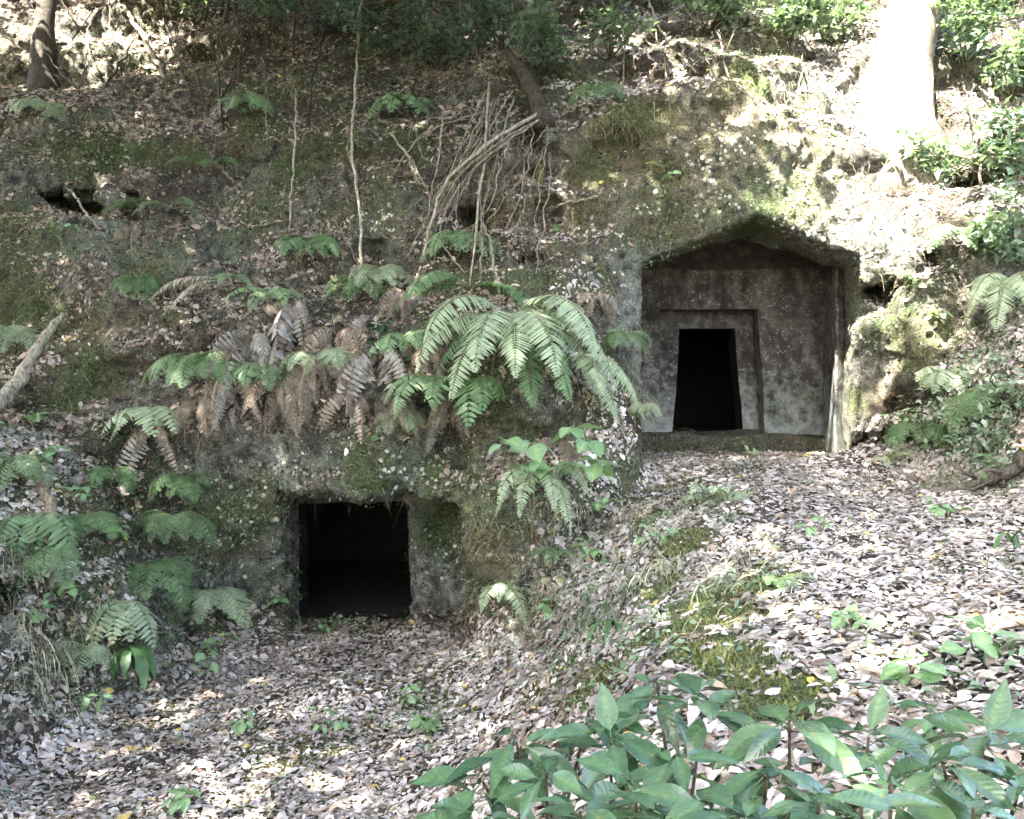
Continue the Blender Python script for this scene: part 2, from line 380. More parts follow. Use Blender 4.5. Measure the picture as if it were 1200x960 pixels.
PB = (P(735, 0, 9.6)[0], P(1010, 0, 9.6)[0], P(0, 520, 9.6)[2], P(0, 262, 9.6)[2])
ddx = np.maximum(np.maximum(PB[0] - X, X - PB[1]), 0)[:, None, None]; ddz = np.maximum(np.maximum(PB[2] - Z, Z - PB[3]), 0)[None, None, :]
calm = np.clip(np.sqrt(ddx ** 2 + ddz ** 2) / .7, .25, 1).astype(np.float32)
f = f + nz1 * (.22 + .78 * onF) * calm
del nz1, onF, hh, fG, fF, calm

# upper tomb porch and lower tomb mouth, in world coordinates
UB, UR, UF = 11.05, 11.35, 9.75            # back wall, recessed door frame, rim of the porch
ub = lambda u, v: P(u, v, UB)
uX0, uX1 = ub(752, 0)[0], ub(970, 0)[0]
uZ0, uZ1 = ub(0, 505)[2], ub(0, 318)[2]
uPk = P(878, 266, UF)                      # gable peak at the rim
uFL, uFR = P(752, 308, UF), P(1002, 312, UF)
lX0, lX1 = P(336, 0, 9.6)[0], P(475, 0, 9.6)[0]
lZ0, lZ1 = P(0, 724, 9.6)[2], P(0, 589, 9.6)[2]
def carve(f, d, x0, x1, y0, y1, z0, z1):
    """subtract a region; d(x,y,z) is negative inside"""
    ax = np.searchsorted(X, x0), np.searchsorted(X, x1); ay = np.searchsorted(Y, y0), np.searchsorted(Y, y1); az = np.searchsorted(Z, z0), np.searchsorted(Z, z1)
    x = X[ax[0]:ax[1], None, None]; y = Y[None, ay[0]:ay[1], None]; z = Z[None, None, az[0]:az[1]]
    s = f[ax[0]:ax[1], ay[0]:ay[1], az[0]:az[1]]
    s[...] = np.maximum(s, -d(x, y, z))
def wob(x, y, z, a=.035):
    p = np.stack(np.broadcast_arrays(x, y, z), -1); return vnoise(p, 3.1, 5) * a + vnoise(p, 7.3, 6) * a * .5
def box_d(x, y, z, b):
    return np.maximum(np.maximum(np.maximum(b[0] - x, x - b[1]), np.maximum(b[2] - y, y - b[3])), np.maximum(b[4] - z, z - b[5]))
# porch mouth (gabled) : planes
def porch_d(x, y, z, g=0.0, y0=8.9, y1=11.4):
    t = np.clip((y - UF) / (UB - UF), -.6, 1.3)
    xl = uFL[0] + (uX0 - uFL[0]) * t - g; xr = uFR[0] + (uX1 - uFR[0]) * t + g
    pk = uPk[2] - .16 * t + g; sh = (uFL[2] + uFR[2]) / 2 + g
    slope = (pk - sh) / max(uPk[0] - uFL[0], .1)
    top = np.minimum(pk - slope * np.abs(x - uPk[0]), pk)
    d = np.maximum(np.maximum(xl - x, x - xr), (z - top) * .93)
    d = np.maximum(d, (uZ0 - .25) - z)
    return np.maximum(d, np.maximum(y0 - y, y - y1))
carve(f, lambda x, y, z: porch_d(x, y, z, 0.02) + wob(x, y, z, .02), 1, 5, 8.8, 10.6, -1.2, 2.6)
carve(f, lambda x, y, z: porch_d(x, y, z, .22, 10.28, 14.6), 1, 5, 10.2, 14.7, -1.3, 2.8)
# lower mouth: a shallow rebate, the opening, the chamber
carve(f, lambda x, y, z: box_d(x, y, z, (P(326, 0, 9.3)[0], P(553, 0, 9.3)[0], 8.0, 9.62, lZ0 + .02, P(0, 572, 9.0)[2] + .0 * x)) + wob(x, y, z, .07), -4, 0, 8, 9.75, -3, -.5)
carve(f, lambda x, y, z: box_d(x, y, z, (lX0 - .02, lX1 + .03, 8.2, 10.1, lZ0 - .1, lZ1 + .01)) + wob(x, y, z, .03), -4, 0, 8, 10.05, -3, -.5)
carve(f, lambda x, y, z: box_d(x, y, z, (lX0 - .6, lX1 + .6, 9.92, 13.2, lZ0 - .35, lZ1 + .4)), -4.5, .5, 9.8, 13.4, -3.4, 0)
# ground kept level in front of both tombs is part of GP; hollows and undercuts
def hollow(u, v, D, ru, rv, rd, tilt=0.):
    c = P(u, v, D); ca, sa = math.cos(tilt), math.sin(tilt); R = max(ru, rv, rd) + .3
    def d(x, y, z):
        a, b, e = x - c[0], y - c[1], z - c[2]
        a2 = ca * a + sa * e; e2 = -sa * a + ca * e
        q = np.sqrt((a2 / ru) ** 2 + (b / rd) ** 2 + (e2 / rv) ** 2)
        return (q - 1) * min(ru, rv, rd) + wob(x, y, z, .22)
    carve(f, d, c[0] - R, c[0] + R, c[1] - R, c[1] + R, c[2] - R, c[2] + R)
for h in [(265,408,9.05,.30,.14,.5,0),(55,232,9.85,.62,.10,.5,-.12),(1040,338,9.55,.22,.15,.5,.6),(1078,478,9.05,.2,.62,.7,.7),(1062,520,9.1,.25,.22,.5,0),(1025,345,9.7,.3,.1,.4,.5),
          (1125,190,10.0,.4,.1,.4,.25),(1160,208,9.7,.7,.14,.5,.1),(592,305,9.55,.16,.1,.3,.0),(625,155,10.3,.25,.22,.4,0),(545,252,9.8,.1,.1,.25,0),
          (1100,302,9.3,.14,.1,.35,0),(520,520,8.75,.16,.22,.4,.3),(560,775,8.3,.1,.1,.3,0),(640,235,9.6,.12,.1,.22,0),(240,740,8.5,.2,.1,.4,0),
          (150,620,8.0,.2,.1,.35,.2),(340,350,9.4,.3,.08,.4,-.5),(60,690,7.0,.3,.1,.35,.3),(420,300,9.8,.2,.1,.3,.2)]:
    hollow(*h)

def surface_nets(f):
    s = f < 0
    c8 = [(a, b, c) for a in (0, 1) for b in (0, 1) for c in (0, 1)]
    cnt = np.zeros((nx - 1, ny - 1, nz - 1), np.uint8)
    for a, b, c in c8: cnt += s[a:nx - 1 + a, b:ny - 1 + b, c:nz - 1 + c]
    act = (cnt > 0) & (cnt < 8); I, J, K = np.nonzero(act)
    idx = np.full(act.shape, -1, np.int32); idx[I, J, K] = np.arange(len(I))
    val = {k: f[I + k[0], J + k[1], K + k[2]] for k in c8}
    acc = np.zeros((len(I), 3), np.float32); n = np.zeros(len(I), np.float32)
    for p in c8:
        for ax in range(3):
            if p[ax]: continue
            q = list(p); q[ax] = 1; q = tuple(q)
            a, b = val[p], val[q]; m = (a < 0) != (b < 0)
            t = np.where(m, a / np.where(m, a - b, 1), 0)
            for k in range(3):
                acc[:, k] += np.where(m, p[k] + (t if k == ax else 0), 0)
            n += m
    V = acc / n[:, None] + np.stack([I, J, K], 1)
    V = V * H + np.array([X[0], Y[0], Z[0]], np.float32)
    quads = []
    # edges along each axis
    e = (s[:-1] != s[1:])[:, 1:-1, 1:-1]; i, j, k = np.nonzero(e); j += 1; k += 1
    q = np.stack([idx[i, j - 1, k - 1], idx[i, j, k - 1], idx[i, j, k], idx[i, j - 1, k]], 1); fl = s[i, j, k]; q[~fl] = q[~fl][:, ::-1]; quads.append(q)
    e = (s[:, :-1] != s[:, 1:])[1:-1, :, 1:-1]; i, j, k = np.nonzero(e); i += 1; k += 1
    q = np.stack([idx[i - 1, j, k - 1], idx[i - 1, j, k], idx[i, j, k], idx[i, j, k - 1]], 1); fl = s[i, j, k]; q[~fl] = q[~fl][:, ::-1]; quads.append(q)
    e = (s[:, :, :-1] != s[:, :, 1:])[1:-1, 1:-1, :]; i, j, k = np.nonzero(e); i += 1; j += 1
    q = np.stack([idx[i - 1, j - 1, k], idx[i, j - 1, k], idx[i, j, k], idx[i - 1, j, k]], 1); fl = s[i, j, k]; q[~fl] = q[~fl][:, ::-1]; quads.append(q)
    return V, np.concatenate(quads)
TV, TQ = surface_nets(f)
del f
def vnormals(V, Q):
    fn = np.cross(V[Q[:, 2]] - V[Q[:, 0]], V[Q[:, 3]] - V[Q[:, 1]])
    n = np.zeros_like(V)
    for k in range(4): np.add.at(n, Q[:, k], fn)
    return n / (np.linalg.norm(n, axis=1)[:, None] + 1e-9)
# one level of subdivision where the camera looks, then fine relief
def subdivide(V, Q):
    e = np.sort(np.concatenate([Q[:, [0, 1]], Q[:, [1, 2]], Q[:, [2, 3]], Q[:, [3, 0]]]), 1)
    key = e[:, 0].astype(np.int64) * len(V) + e[:, 1]
    uq, inv = np.unique(key, return_inverse=True)
    em = (V[(uq // len(V)).astype(int)] + V[(uq % len(V)).astype(int)]) / 2
    n = len(Q); o = len(V); m = [o + inv[k * n:(k + 1) * n] for k in range(4)]
    fc = V[Q].mean(1); cidx = o + len(uq) + np.arange(n)
    V2 = np.concatenate([V, em, fc])
    Q2 = np.concatenate([np.stack([Q[:, k], m[k], cidx, m[(k + 3) % 4]], 1) for k in range(4)])
    return V2, Q2
TV, TQ = subdivide(TV, TQ)
TN = vnormals(TV, TQ)
inporch = porch_d(TV[:, 0], TV[:, 1], TV[:, 2], .1, 8, 12)
fine = vnoise(TV, 5, 1) * .04 + (.35 - np.abs(vnoise(TV, 7.5, 4))) * .06 + vnoise(TV, 13, 2) * .03 + vnoise(TV, 27, 3) * .016
fine *= np.where(inporch < .05, .45, 1.0) * np.where(TN[:, 2] > .8, .6, 1.0)
TV = TV + TN * fine[:, None]
TN = vnormals(TV, TQ)
TC = TV[TQ].mean(1); TFN = TN[TQ].mean(1)
isground = (TC[:, 2] - Gf(TC[:, 0], TC[:, 1])) < (Ff(TC[:, 0], TC[:, 2]) - TC[:, 1])
isground &= TFN[:, 2] > .2

BVH = BVHTree.FromPolygons(TV.tolist(), TQ.tolist())
def hit(u, v):
    r = Vector(ray(u, v)).normalized()
    p, n, i, d = BVH.ray_cast(Vector((0, 0, 0)), r, 60)
    if p is None: p, n = Vector(P(u, v, 12)), Vector((0, -1, 0))
    if n.dot(r) > 0: n = -n
    return np.array(p), np.array(n)
def drop(x, y, z0=2.0):
    p, n, i, d = BVH.ray_cast(Vector((x, y, z0)), Vector((0, 0, -1)), 20)
    return (np.array(p), np.array(n)) if p is not None else (np.array([x, y, -2.5]), np.array([0, 0, 1.]))

# what covers the surface where: moss cushions, lichen, bare soil (real colours of the place)
moss = np.zeros(len(TV)); soil = np.zeros(len(TV)); lich = np.full(len(TV), .35)
up = TN[:, 2]
bigm = fbm(TV, .8, 3, 2)
moss += np.clip(.33 + bigm * .4 + up * .05, 0, .65)
soil += np.clip(.5 + fbm(TV, 1.1, 3, 4) * .6, 0, 1)
for u, v, r, a in [(105,170,.75,1),(40,180,.5,.7),(180,185,.5,.8),(215,180,.4,.8),(300,150,.7,.7),(110,440,.5,.8),(80,470,.35,.7),(60,420,.4,.5),(205,360,.35,.6),(300,250,.9,.55),
                   (350,200,.8,.6),(560,620,.35,.9),(560,560,.3,.7),(700,200,.45,.9),(745,140,.7,.8),(760,240,.6,.5),(690,250,.4,.7),(880,90,.5,.9),(850,100,.4,.8),(890,165,.4,.6),
                   (650,300,.5,.5),(700,330,.5,.6),(735,525,.3,1),(770,575,.3,1),(800,640,.42,1),(820,700,.5,1),(840,760,.4,1),(700,800,.36,1),(760,750,.3,.8),(890,690,.4,1),(860,700,.3,1),(830,730,.5,1),(780,690,.35,.9),(860,780,.4,1),(930,810,.3,.9),(760,610,.3,.9),(900,830,.3,.9),
                   (430,540,.6,.45),(500,560,.4,.5),(820,760,.25,1),(870,805,.25,.8),(1100,400,.5,.5),(1070,430,.3,.6),(1120,330,.5,.5),(840,240,.5,.45),(1000,250,.4,.3),(640,330,.4,.6),
                   (1000,470,.4,.6),(260,620,.8,.75),(310,590,.5,.75),(520,620,.5,.75),(430,545,.6,.75),(840,180,.9,.5),(770,190,.7,.55),(930,200,.5,.4),(340,220,.6,.55),(440,240,.5,.5),(370,740,.4,.7),(430,735,.35,.6),(240,640,.6,.35),(100,700,.5,.5),(90,750,.4,.5)]:
    p, n = hit(u, v); d = np.linalg.norm(TV - p, axis=1)
    moss = np.maximum(moss, a * np.clip(1.25 - d / r, 0, 1) * 1.0)
for u, v, r, a in [(300,620,1.0,1),(250,680,.8,1),(520,660,.6,1),(470,560,.7,.8),(330,560,.6,.8),(850,200,1.0,.9),(950,260,.7,1),(1000,400,.6,1),(1030,300,.6,1),(780,230,.6,.7),(430,250,.8,.7),(350,230,.6,.7)]:
    p, n = hit(u, v); d = np.linalg.norm(TV - p, axis=1)
    w = np.clip(1.3 - d / r, 0, 1) * a; lich = np.maximum(lich, w); soil *= (1 - w * .9)
ochre = np.zeros(len(TV))
for u, v, r, a in [(800,190,.9,.8),(730,190,.7,.8),(890,150,.7,.7),(680,250,.5,.6),(940,200,.6,.6),(600,230,.5,.5),(1080,400,.5,.6),(1050,480,.5,.6),(560,640,.4,.8),(110,400,.6,.5),(200,340,.4,.5)]:
    p, n = hit(u, v); d = np.linalg.norm(TV - p, axis=1); ochre = np.maximum(ochre, a * np.clip(1.3 - d / r, 0, 1))
soil = np.where(up > .6, np.maximum(soil, .8), soil)
near = np.clip(1 - np.abs(inporch) / .3, 0, 1) * (TV[:, 1] > 9.0); soil *= 1 - near * .8

def sub(mask):
    q = TQ[mask]; used, inv = np.unique(q, return_inverse=True)
    return used, inv.reshape(q.shape)
u_, q_ = sub(~isground)
hillside = tag(link("hillside", np_mesh("hillside", TV[u_], q_, smooth=True, attrs=dict(moss=moss[u_], soil=soil[u_], lichen=lich[u_], ochre=ochre[u_])), M_EARTH), kind="structure")
u_, q_ = sub(isground)
ground = tag(link("ground", np_mesh("ground", TV[u_], q_, smooth=True, attrs=dict(moss=moss[u_], soil=soil[u_], lichen=lich[u_] * .3)), M_EARTH), kind="structure")
# the land beyond
gv = [(x, y, -3.2) for y in (-120, -60, -20, -4.4, 20, 60, 120) for x in (-120, -60, -20, 20, 60, 120)]
gq = [(r * 6 + c, r * 6 + c + 1, r * 6 + c + 7, r * 6 + c + 6) for r in range(6) for c in range(5)]
tag(link("terrain", np_mesh("terrain", np.array(gv, float), gq, attrs=dict(moss=np.full(42, .3), soil=np.ones(42), lichen=np.zeros(42))), M_EARTH), kind="structure")

# ------------------------------------------------------------------ the two rock-cut tombs
def wall_grid(corner_quads, step=.12, amp=.012, origin=(0, 0, 0)):
    """quads given by four corners, gridded and roughened by position so that neighbours still meet"""
    mb = MB(); o = np.array(origin)
    for a, b, c, d in corner_quads:
        a, b, c, d = map(lambda t: np.asarray(t, float), (a, b, c, d))
        n = max(2, int(max(np.linalg.norm(b - a), np.linalg.norm(c - d)) / step) + 1)
        m = max(2, int(max(np.linalg.norm(d - a), np.linalg.norm(c - b)) / step) + 1)
        s = np.linspace(0, 1, n)[:, None, None]; t = np.linspace(0, 1, m)[None, :, None]
        g = (a * (1 - s) * (1 - t) + b * s * (1 - t) + c * s * t + d * (1 - s) * t).reshape(-1, 3)
        off = np.stack([vnoise(g, 2.7, k) + .6 * vnoise(g, 6.1, k + 3) for k in range(3)], 1) * amp
        q = [(i * m + j, (i + 1) * m + j, (i + 1) * m + j + 1, i * m + j + 1) for i in range(n - 1) for j in range(m - 1)]
        mb.add(g + off - o, q)
    return mb
ut = empty("rock_cut_tomb", tuple(P(880, 520, UF)), "rock-cut tomb with gabled porch and framed doorway above the leafy terrace", "tomb")
uo = np.array(ut.location)
def U(u, v, D): return P(u, v, D)
# back wall around the recess for the door frame
rx0, rx1, rb1, rz = ub(776, 0)[0], ub(893, 0)[0], ub(904, 0)[0], ub(0, 362)[2]
bz = uZ0 - .12
A = lambda x, z, y=UB: (x, y, z)
wall_grid([(A(uX0 - .32, bz), A(rx0, bz), A(rx0, rz), A(uX0 - .32, rz)),
           (A(uX0 - .32, rz), A(rx0, rz), A(rx0, uZ1 + .25), A(uX0 - .32, uZ1 + .25)),
           (A(rx0, rz), A(rx1, rz), A(rx1, uZ1 + .25), A(rx0, uZ1 + .25)),
           (A(rx1, rz), A(uX1 + .1, rz), A(uX1 + .1, uZ1 + .25), A(rx1, uZ1 + .25)),
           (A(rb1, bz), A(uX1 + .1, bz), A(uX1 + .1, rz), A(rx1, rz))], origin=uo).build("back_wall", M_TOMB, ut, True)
# recessed frame round the doorway
fr = lambda u, v: P(u, v, UR)
d0, d1, d2, d3 = fr(787, 502), fr(872, 502), fr(861, 385), fr(797, 385)
d0[2] = d1[2] = bz
e0, e1, e2, e3 = np.array([rx0 - .01, UR, bz]), np.array([rb1 + .01, UR, bz]), np.array([rx1 + .01, UR, rz + .01]), np.array([rx0 - .01, UR, rz + .01])
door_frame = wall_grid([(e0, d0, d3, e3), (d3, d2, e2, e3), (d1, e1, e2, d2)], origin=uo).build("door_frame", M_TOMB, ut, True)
wall_grid([(A(rx0, bz), A(rx0, bz, UR), A(rx0, rz, UR), A(rx0, rz)), (A(rx0, rz), A(rx0, rz, UR), A(rx1, rz, UR), A(rx1, rz)),
           (A(rb1, bz, UR), A(rb1, bz), A(rx1, rz), A(rx1, rz, UR))], .1, .01, uo).build("reveal", M_TOMB, door_frame, True)
# passage and burial chamber
k = .35
def back(p, y): return np.array([p[0], y, p[2]])
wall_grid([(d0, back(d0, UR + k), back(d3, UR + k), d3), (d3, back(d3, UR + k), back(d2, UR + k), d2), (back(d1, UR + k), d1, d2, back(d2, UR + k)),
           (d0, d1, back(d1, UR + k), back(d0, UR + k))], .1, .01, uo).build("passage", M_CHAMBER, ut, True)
def chamber(x0, x1, y0, y1, z0, z1, hole, mat, parent, o):
    (h0, h1, h2, h3) = [back(p, y0) for p in hole]
    c = lambda x, y, z: np.array([x, y, z])
    qs = [(c(x0, y0, z0), c(x0, y1, z0), c(x0, y1, z1), c(x0, y0, z1)), (c(x1, y0, z0), c(x1, y1, z0), c(x1, y1, z1), c(x1, y0, z1)),
          (c(x0, y1, z0), c(x1, y1, z0), c(x1, y1, z1), c(x0, y1, z1)), (c(x0, y0, z0), c(x1, y0, z0), c(x1, y1, z0), c(x0, y1, z0)),
          (c(x0, y0, z1), c(x1, y0, z1), c(x1, y1, z1), c(x0, y1, z1)),
          (c(x0, y0, z0), h0, h3, c(x0, y0, z1)), (h3, h2, c(x1, y0, z1), c(x0, y0, z1)), (h1, c(x1, y0, z0), c(x1, y0, z1), h2)]
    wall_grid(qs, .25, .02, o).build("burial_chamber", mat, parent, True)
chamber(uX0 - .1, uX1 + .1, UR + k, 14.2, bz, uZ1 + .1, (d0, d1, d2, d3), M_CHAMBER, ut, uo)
# porch ceiling : two slopes and a hip over the back wall
R0 = np.array([uPk[0], UF - .05, uPk[2] + .05]); R1 = np.array([uPk[0] + .03, 10.7, uPk[2] - .02])
BL, BR = np.array([uX0 - .34, UB + .03, uZ1]), np.array([uX1 + .06, UB + .03, uZ1])
FL, FR = np.array([uFL[0] - .25, UF - .05, uFL[2] + .02]), np.array([uFR[0] + .1, UF - .05, uFR[2] + .02])
FLb, FRb = FL + [0, .25, 0], FR + [0, .25, 0]; R0b = R0 + [0, .25, .03]
wall_grid([(FLb, R0b, R1, BL), (R0b, FRb, BR, R1), (BL, R1, R1, BR)], .12, .02, uo).build("porch_ceiling", M_SHADE, ut, True)
y0 = 10.16
xr0 = uFR[0] - .05
sideb = np.array([uX1 + .02, UB + .03, bz - .1]); sidet = np.array([uX1 + .02, UB + .03, uZ1 + .2])
sfb = np.array([xr0, y0, bz - .1]); sft = np.array([xr0, y0, uZ1 - .02])
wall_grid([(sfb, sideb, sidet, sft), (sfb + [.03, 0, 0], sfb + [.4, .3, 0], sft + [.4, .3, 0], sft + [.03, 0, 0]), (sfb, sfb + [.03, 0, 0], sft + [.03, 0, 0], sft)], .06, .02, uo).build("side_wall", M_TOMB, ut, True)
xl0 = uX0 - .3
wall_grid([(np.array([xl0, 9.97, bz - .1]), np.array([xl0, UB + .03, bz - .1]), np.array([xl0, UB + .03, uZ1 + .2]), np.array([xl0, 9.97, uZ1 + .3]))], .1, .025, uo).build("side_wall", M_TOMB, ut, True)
# stone sill along the foot of the wall
sz = uZ0 - .05
wall_grid([((uX0 - .3, 10.75, sz), (uX1 + .1, 10.75, sz), (uX1 + .1, UR + .05, sz + .03), (uX0 - .3, UR + .05, sz + .03)),
           ((uX0 - .3, 10.75, sz - .4), (uX1 + .1, 10.75, sz - .4), (uX1 + .1, 10.75, sz), (uX0 - .3, 10.75, sz))], .08, .045, uo).build("sill", M_EARTH, ut, True, attrs=dict(soil=.75, moss=.42, lichen=.5))

lt_ = empty("rock_cut_tomb", tuple(P(410, 735, 9.2)), "low square tomb opening cut under the overhanging mossy bank", "tomb")
lo = np.array(lt_.location)
ly, lk = 9.82, 10.25
h = [np.array([lX0 + .005, ly, lZ0 - .06]), np.array([lX1 + .02, ly, lZ0 - .06]), np.array([lX1 - .02, ly, lZ1 - .03]), np.array([lX0 + .02, ly, lZ1 - .03])]
c = lambda x, z, y=ly: np.array([x, y, z])
wall_grid([(c(lX0 - .45, lZ0 - .3), h[0], h[3], c(lX0 - .45, lZ1 + .3)), (h[3], h[2], c(lX1 + .45, lZ1 + .3), c(lX0 - .45, lZ1 + .3)), (h[1], c(lX1 + .45, lZ0 - .3), c(lX1 + .45, lZ1 + .3), h[2])], .12, .02, lo).build("door_jamb", M_EARTH, lt_, True, attrs=dict(soil=.3, moss=.2, lichen=.5))
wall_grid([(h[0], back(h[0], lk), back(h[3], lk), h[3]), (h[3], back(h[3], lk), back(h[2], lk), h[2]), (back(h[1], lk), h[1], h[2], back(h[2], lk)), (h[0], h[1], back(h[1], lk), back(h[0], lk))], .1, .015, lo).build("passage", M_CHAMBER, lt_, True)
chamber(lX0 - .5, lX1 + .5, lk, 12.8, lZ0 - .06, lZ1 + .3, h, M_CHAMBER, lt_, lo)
# ================================================================== trees, plants and litter
# ------------------------------------------------------------------ big trees whose crowns shade the clearing
sd = np.array(SUND); e1 = np.cross(sd, [0, 0, 1.]); e1 /= np.linalg.norm(e1); e2 = np.cross(e1, sd)
def sunplane(p): p = np.asarray(p); return np.stack([p @ e1, p @ e2], -1)
LIT = [  # openings in the canopy: where the sun gets through (pixel, radius, openness)
 (1050,20,1.2,1),(1055,110,1.1,1),(1030,190,.8,1),(1000,255,.75,.95),(1000,50,.8,.9),(1000,150,.6,.9),(1010,120,.5,.8),(1090,150,.5,.8),(960,285,.4,.9),(1045,225,.4,.9),(1090,90,.6,.9),(960,60,.5,.55),(930,120,.4,.5),(1160,60,1.3,.9),(1180,140,.8,.7),(1130,230,.5,.4),
 (900,180,.3,.5),(790,65,.6,.8),(740,50,.5,.7),(700,30,.3,.5),(988,390,-.42,1),(40,50,.6,.85),(110,30,.6,.95),(170,55,.45,.9),(30,0,.6,.8),(120,80,.3,.8),(330,935,.0,.8),(380,925,.0,.7),
 (880,690,.4,.15),(950,640,.4,.15),(780,600,.3,.2),(1000,700,.5,.15),(700,560,.2,.2)]
lit2 = [(sunplane(hit(u, v)[0]), r, a) for u, v, r, a in LIT]
TREES = [(-5.2, -3.0, "leaning toward the left bank"), (2.4, -5.2, "behind the viewpoint on the terrace side"), (-9.2, 4.0, "rising beyond the left bank"), (7.4, 2.0, "rising beyond the right bank"), (-1.5, -8.5, "farthest behind the viewpoint"), (-9.0, -6.0, "standing farthest to the left behind")]
gridp = np.array([hit(u, v)[0] for u in range(-250, 1500, 150) for v in range(-120, 1100, 120)])
sp2 = sunplane(gridp); lo2, hi2 = sp2.min(0) - 1.5, sp2.max(0) + 1.5
NCL = 7000
cl = []
r = np.random.default_rng(21)
while len(cl) < NCL:
    q = r.uniform(lo2, hi2); h = r.uniform(6.5, 11.5) if r.random() < .6 else r.uniform(9, 17)
    base = e1 * q[0] + e2 * q[1]
    p = base + sd * ((h - base[2]) / sd[2])
    if p[1] > 0 and p[2] < .62 * p[1] + 1.5: continue
    ok = True
    for c2, rad, a in lit2:
        d = np.linalg.norm(q - c2)
        if d < rad + .65 and r.random() < a * min(1, (rad + .65 - d) / .35): ok = False; break
    if ok: cl.append(p)
# lower crowns hanging over the top of the slope, just above the picture
TREES.append((-6.0, 16.0, "rooted on the hilltop above the mossy wall")); TREES.append((1.5, 16.5, "rooted on the hilltop above the root tangle"))
n0 = len(cl)
while len(cl) < n0 + 1400:
    x = r.uniform(-9.5, 2.6); y = r.uniform(8.5, 15.5); p = np.array([x, y, .53 * y + r.uniform(.5, 2.6)]); q = sunplane(p)
    if any(np.linalg.norm(q - c2) < rad + .6 and r.random() < a for c2, rad, a in lit2): continue
    cl.append(p)
cl = np.array(cl)
own = np.argmin(np.stack([np.hypot(cl[:, 0] - t[0], cl[:, 1] - t[1]) for t in TREES]), 0)
def leaf_cards(cent, n, spread, size, r, colA, colB, up=.6, flat=.6):
    """n pointed, folded leaves round each centre"""
    m = len(cent) * n
    p = np.repeat(cent, n, 0) + r.normal(0, 1, (m, 3)) * np.array([spread, spread, spread * flat])
    d = r.normal(0, 1, (m, 3)); d[:, 2] *= .5; d /= np.linalg.norm(d, axis=1)[:, None]
    nn = r.normal(0, 1, (m, 3)) * (1 - up) + np.array([0, 0, up]); s = np.cross(d, nn); s /= np.linalg.norm(s, axis=1)[:, None] + 1e-9
    nn = np.cross(s, d)
    L = size * r.uniform(.65, 1.25, m)[:, None]; w = L * r.uniform(.2, .28, m)[:, None]
    V = np.stack([p, p + d * L * .4 + s * w + nn * w * .35, p + d * L - nn * L * .12, p + d * L * .4 - s * w + nn * w * .35, p + d * L * .45], 1)
    i = np.arange(m)[:, None] * 5
    T = np.concatenate([i + [0, 1, 4], i + [1, 2, 4], i + [0, 4, 3], i + [4, 2, 3]])
    t = r.random((m, 1)) ; col = np.array(colA) * (1 - t) + np.array(colB) * t
    return V.reshape(-1, 3), T, np.repeat(col, 5, 0)
for k, (tx, ty, where) in enumerate(TREES):
    g, _ = drop(tx, ty, 6); mine = cl[own == k]
    if not len(mine): continue
    t = empty("tree", tuple(g), "tall evergreen tree overhanging the clearing, " + where, "tree")
    mb = MB(); hgt = 8.0; ph = r.uniform(0, 6)
    pts = [(.18 * math.sin(ph + 3 * s), .18 * math.cos(ph + 2.3 * s), -.3 + s * hgt) for s in np.linspace(0, 1, 9)]
    mb.tube(pts, np.linspace(.26, .1, 9), (.13, .11, .09), 10); mb.build("trunk", M_BARK, t, True)
    for q in mine[r.choice(len(mine), min(14, len(mine)), replace=False)]:
        s = r.uniform(.5, .98); a = np.array(pts[int(s * 8)]); b = q - g
        mid = (a + b) / 2 + [0, 0, .5]
        mm = MB(); mm.tube([a, a * .6 + mid * .4, mid, mid * .4 + b * .6 + [0, 0, .1], b], [.07, .055, .04, .028, .012], (.13, .11, .09), 6); mm.build("limb", M_BARK, t, True)
    V, T, col = leaf_cards(mine - g, 8, .36, .4, r, (.035, .06, .02), (.08, .12, .04))
    link("crown", np_mesh("crown", V, tris=T, tint=col), M_LEAF, t)

# unseen wood behind the viewpoint, added to block low sky light
r = np.random.default_rng(31); cent = []
for k in range(3600):
    a = r.uniform(math.radians(150), math.radians(390)); R_ = r.uniform(12, 17)
    q = np.array([R_ * math.cos(a), 1 + R_ * math.sin(a), r.uniform(-2.5, 12)])
    if q[1] > 3.0: continue
    cent.append(q)
V, T, cc = leaf_cards(np.array(cent), 9, .5, .42, r, (.035, .06, .02), (.08, .12, .04))
tag(link("added_woodland", np_mesh("added_woodland", V, tris=T, tint=cc), M_LEAF), "unseen green wood added behind the viewpoint to block low sky light", "added_woodland", kind="stuff")
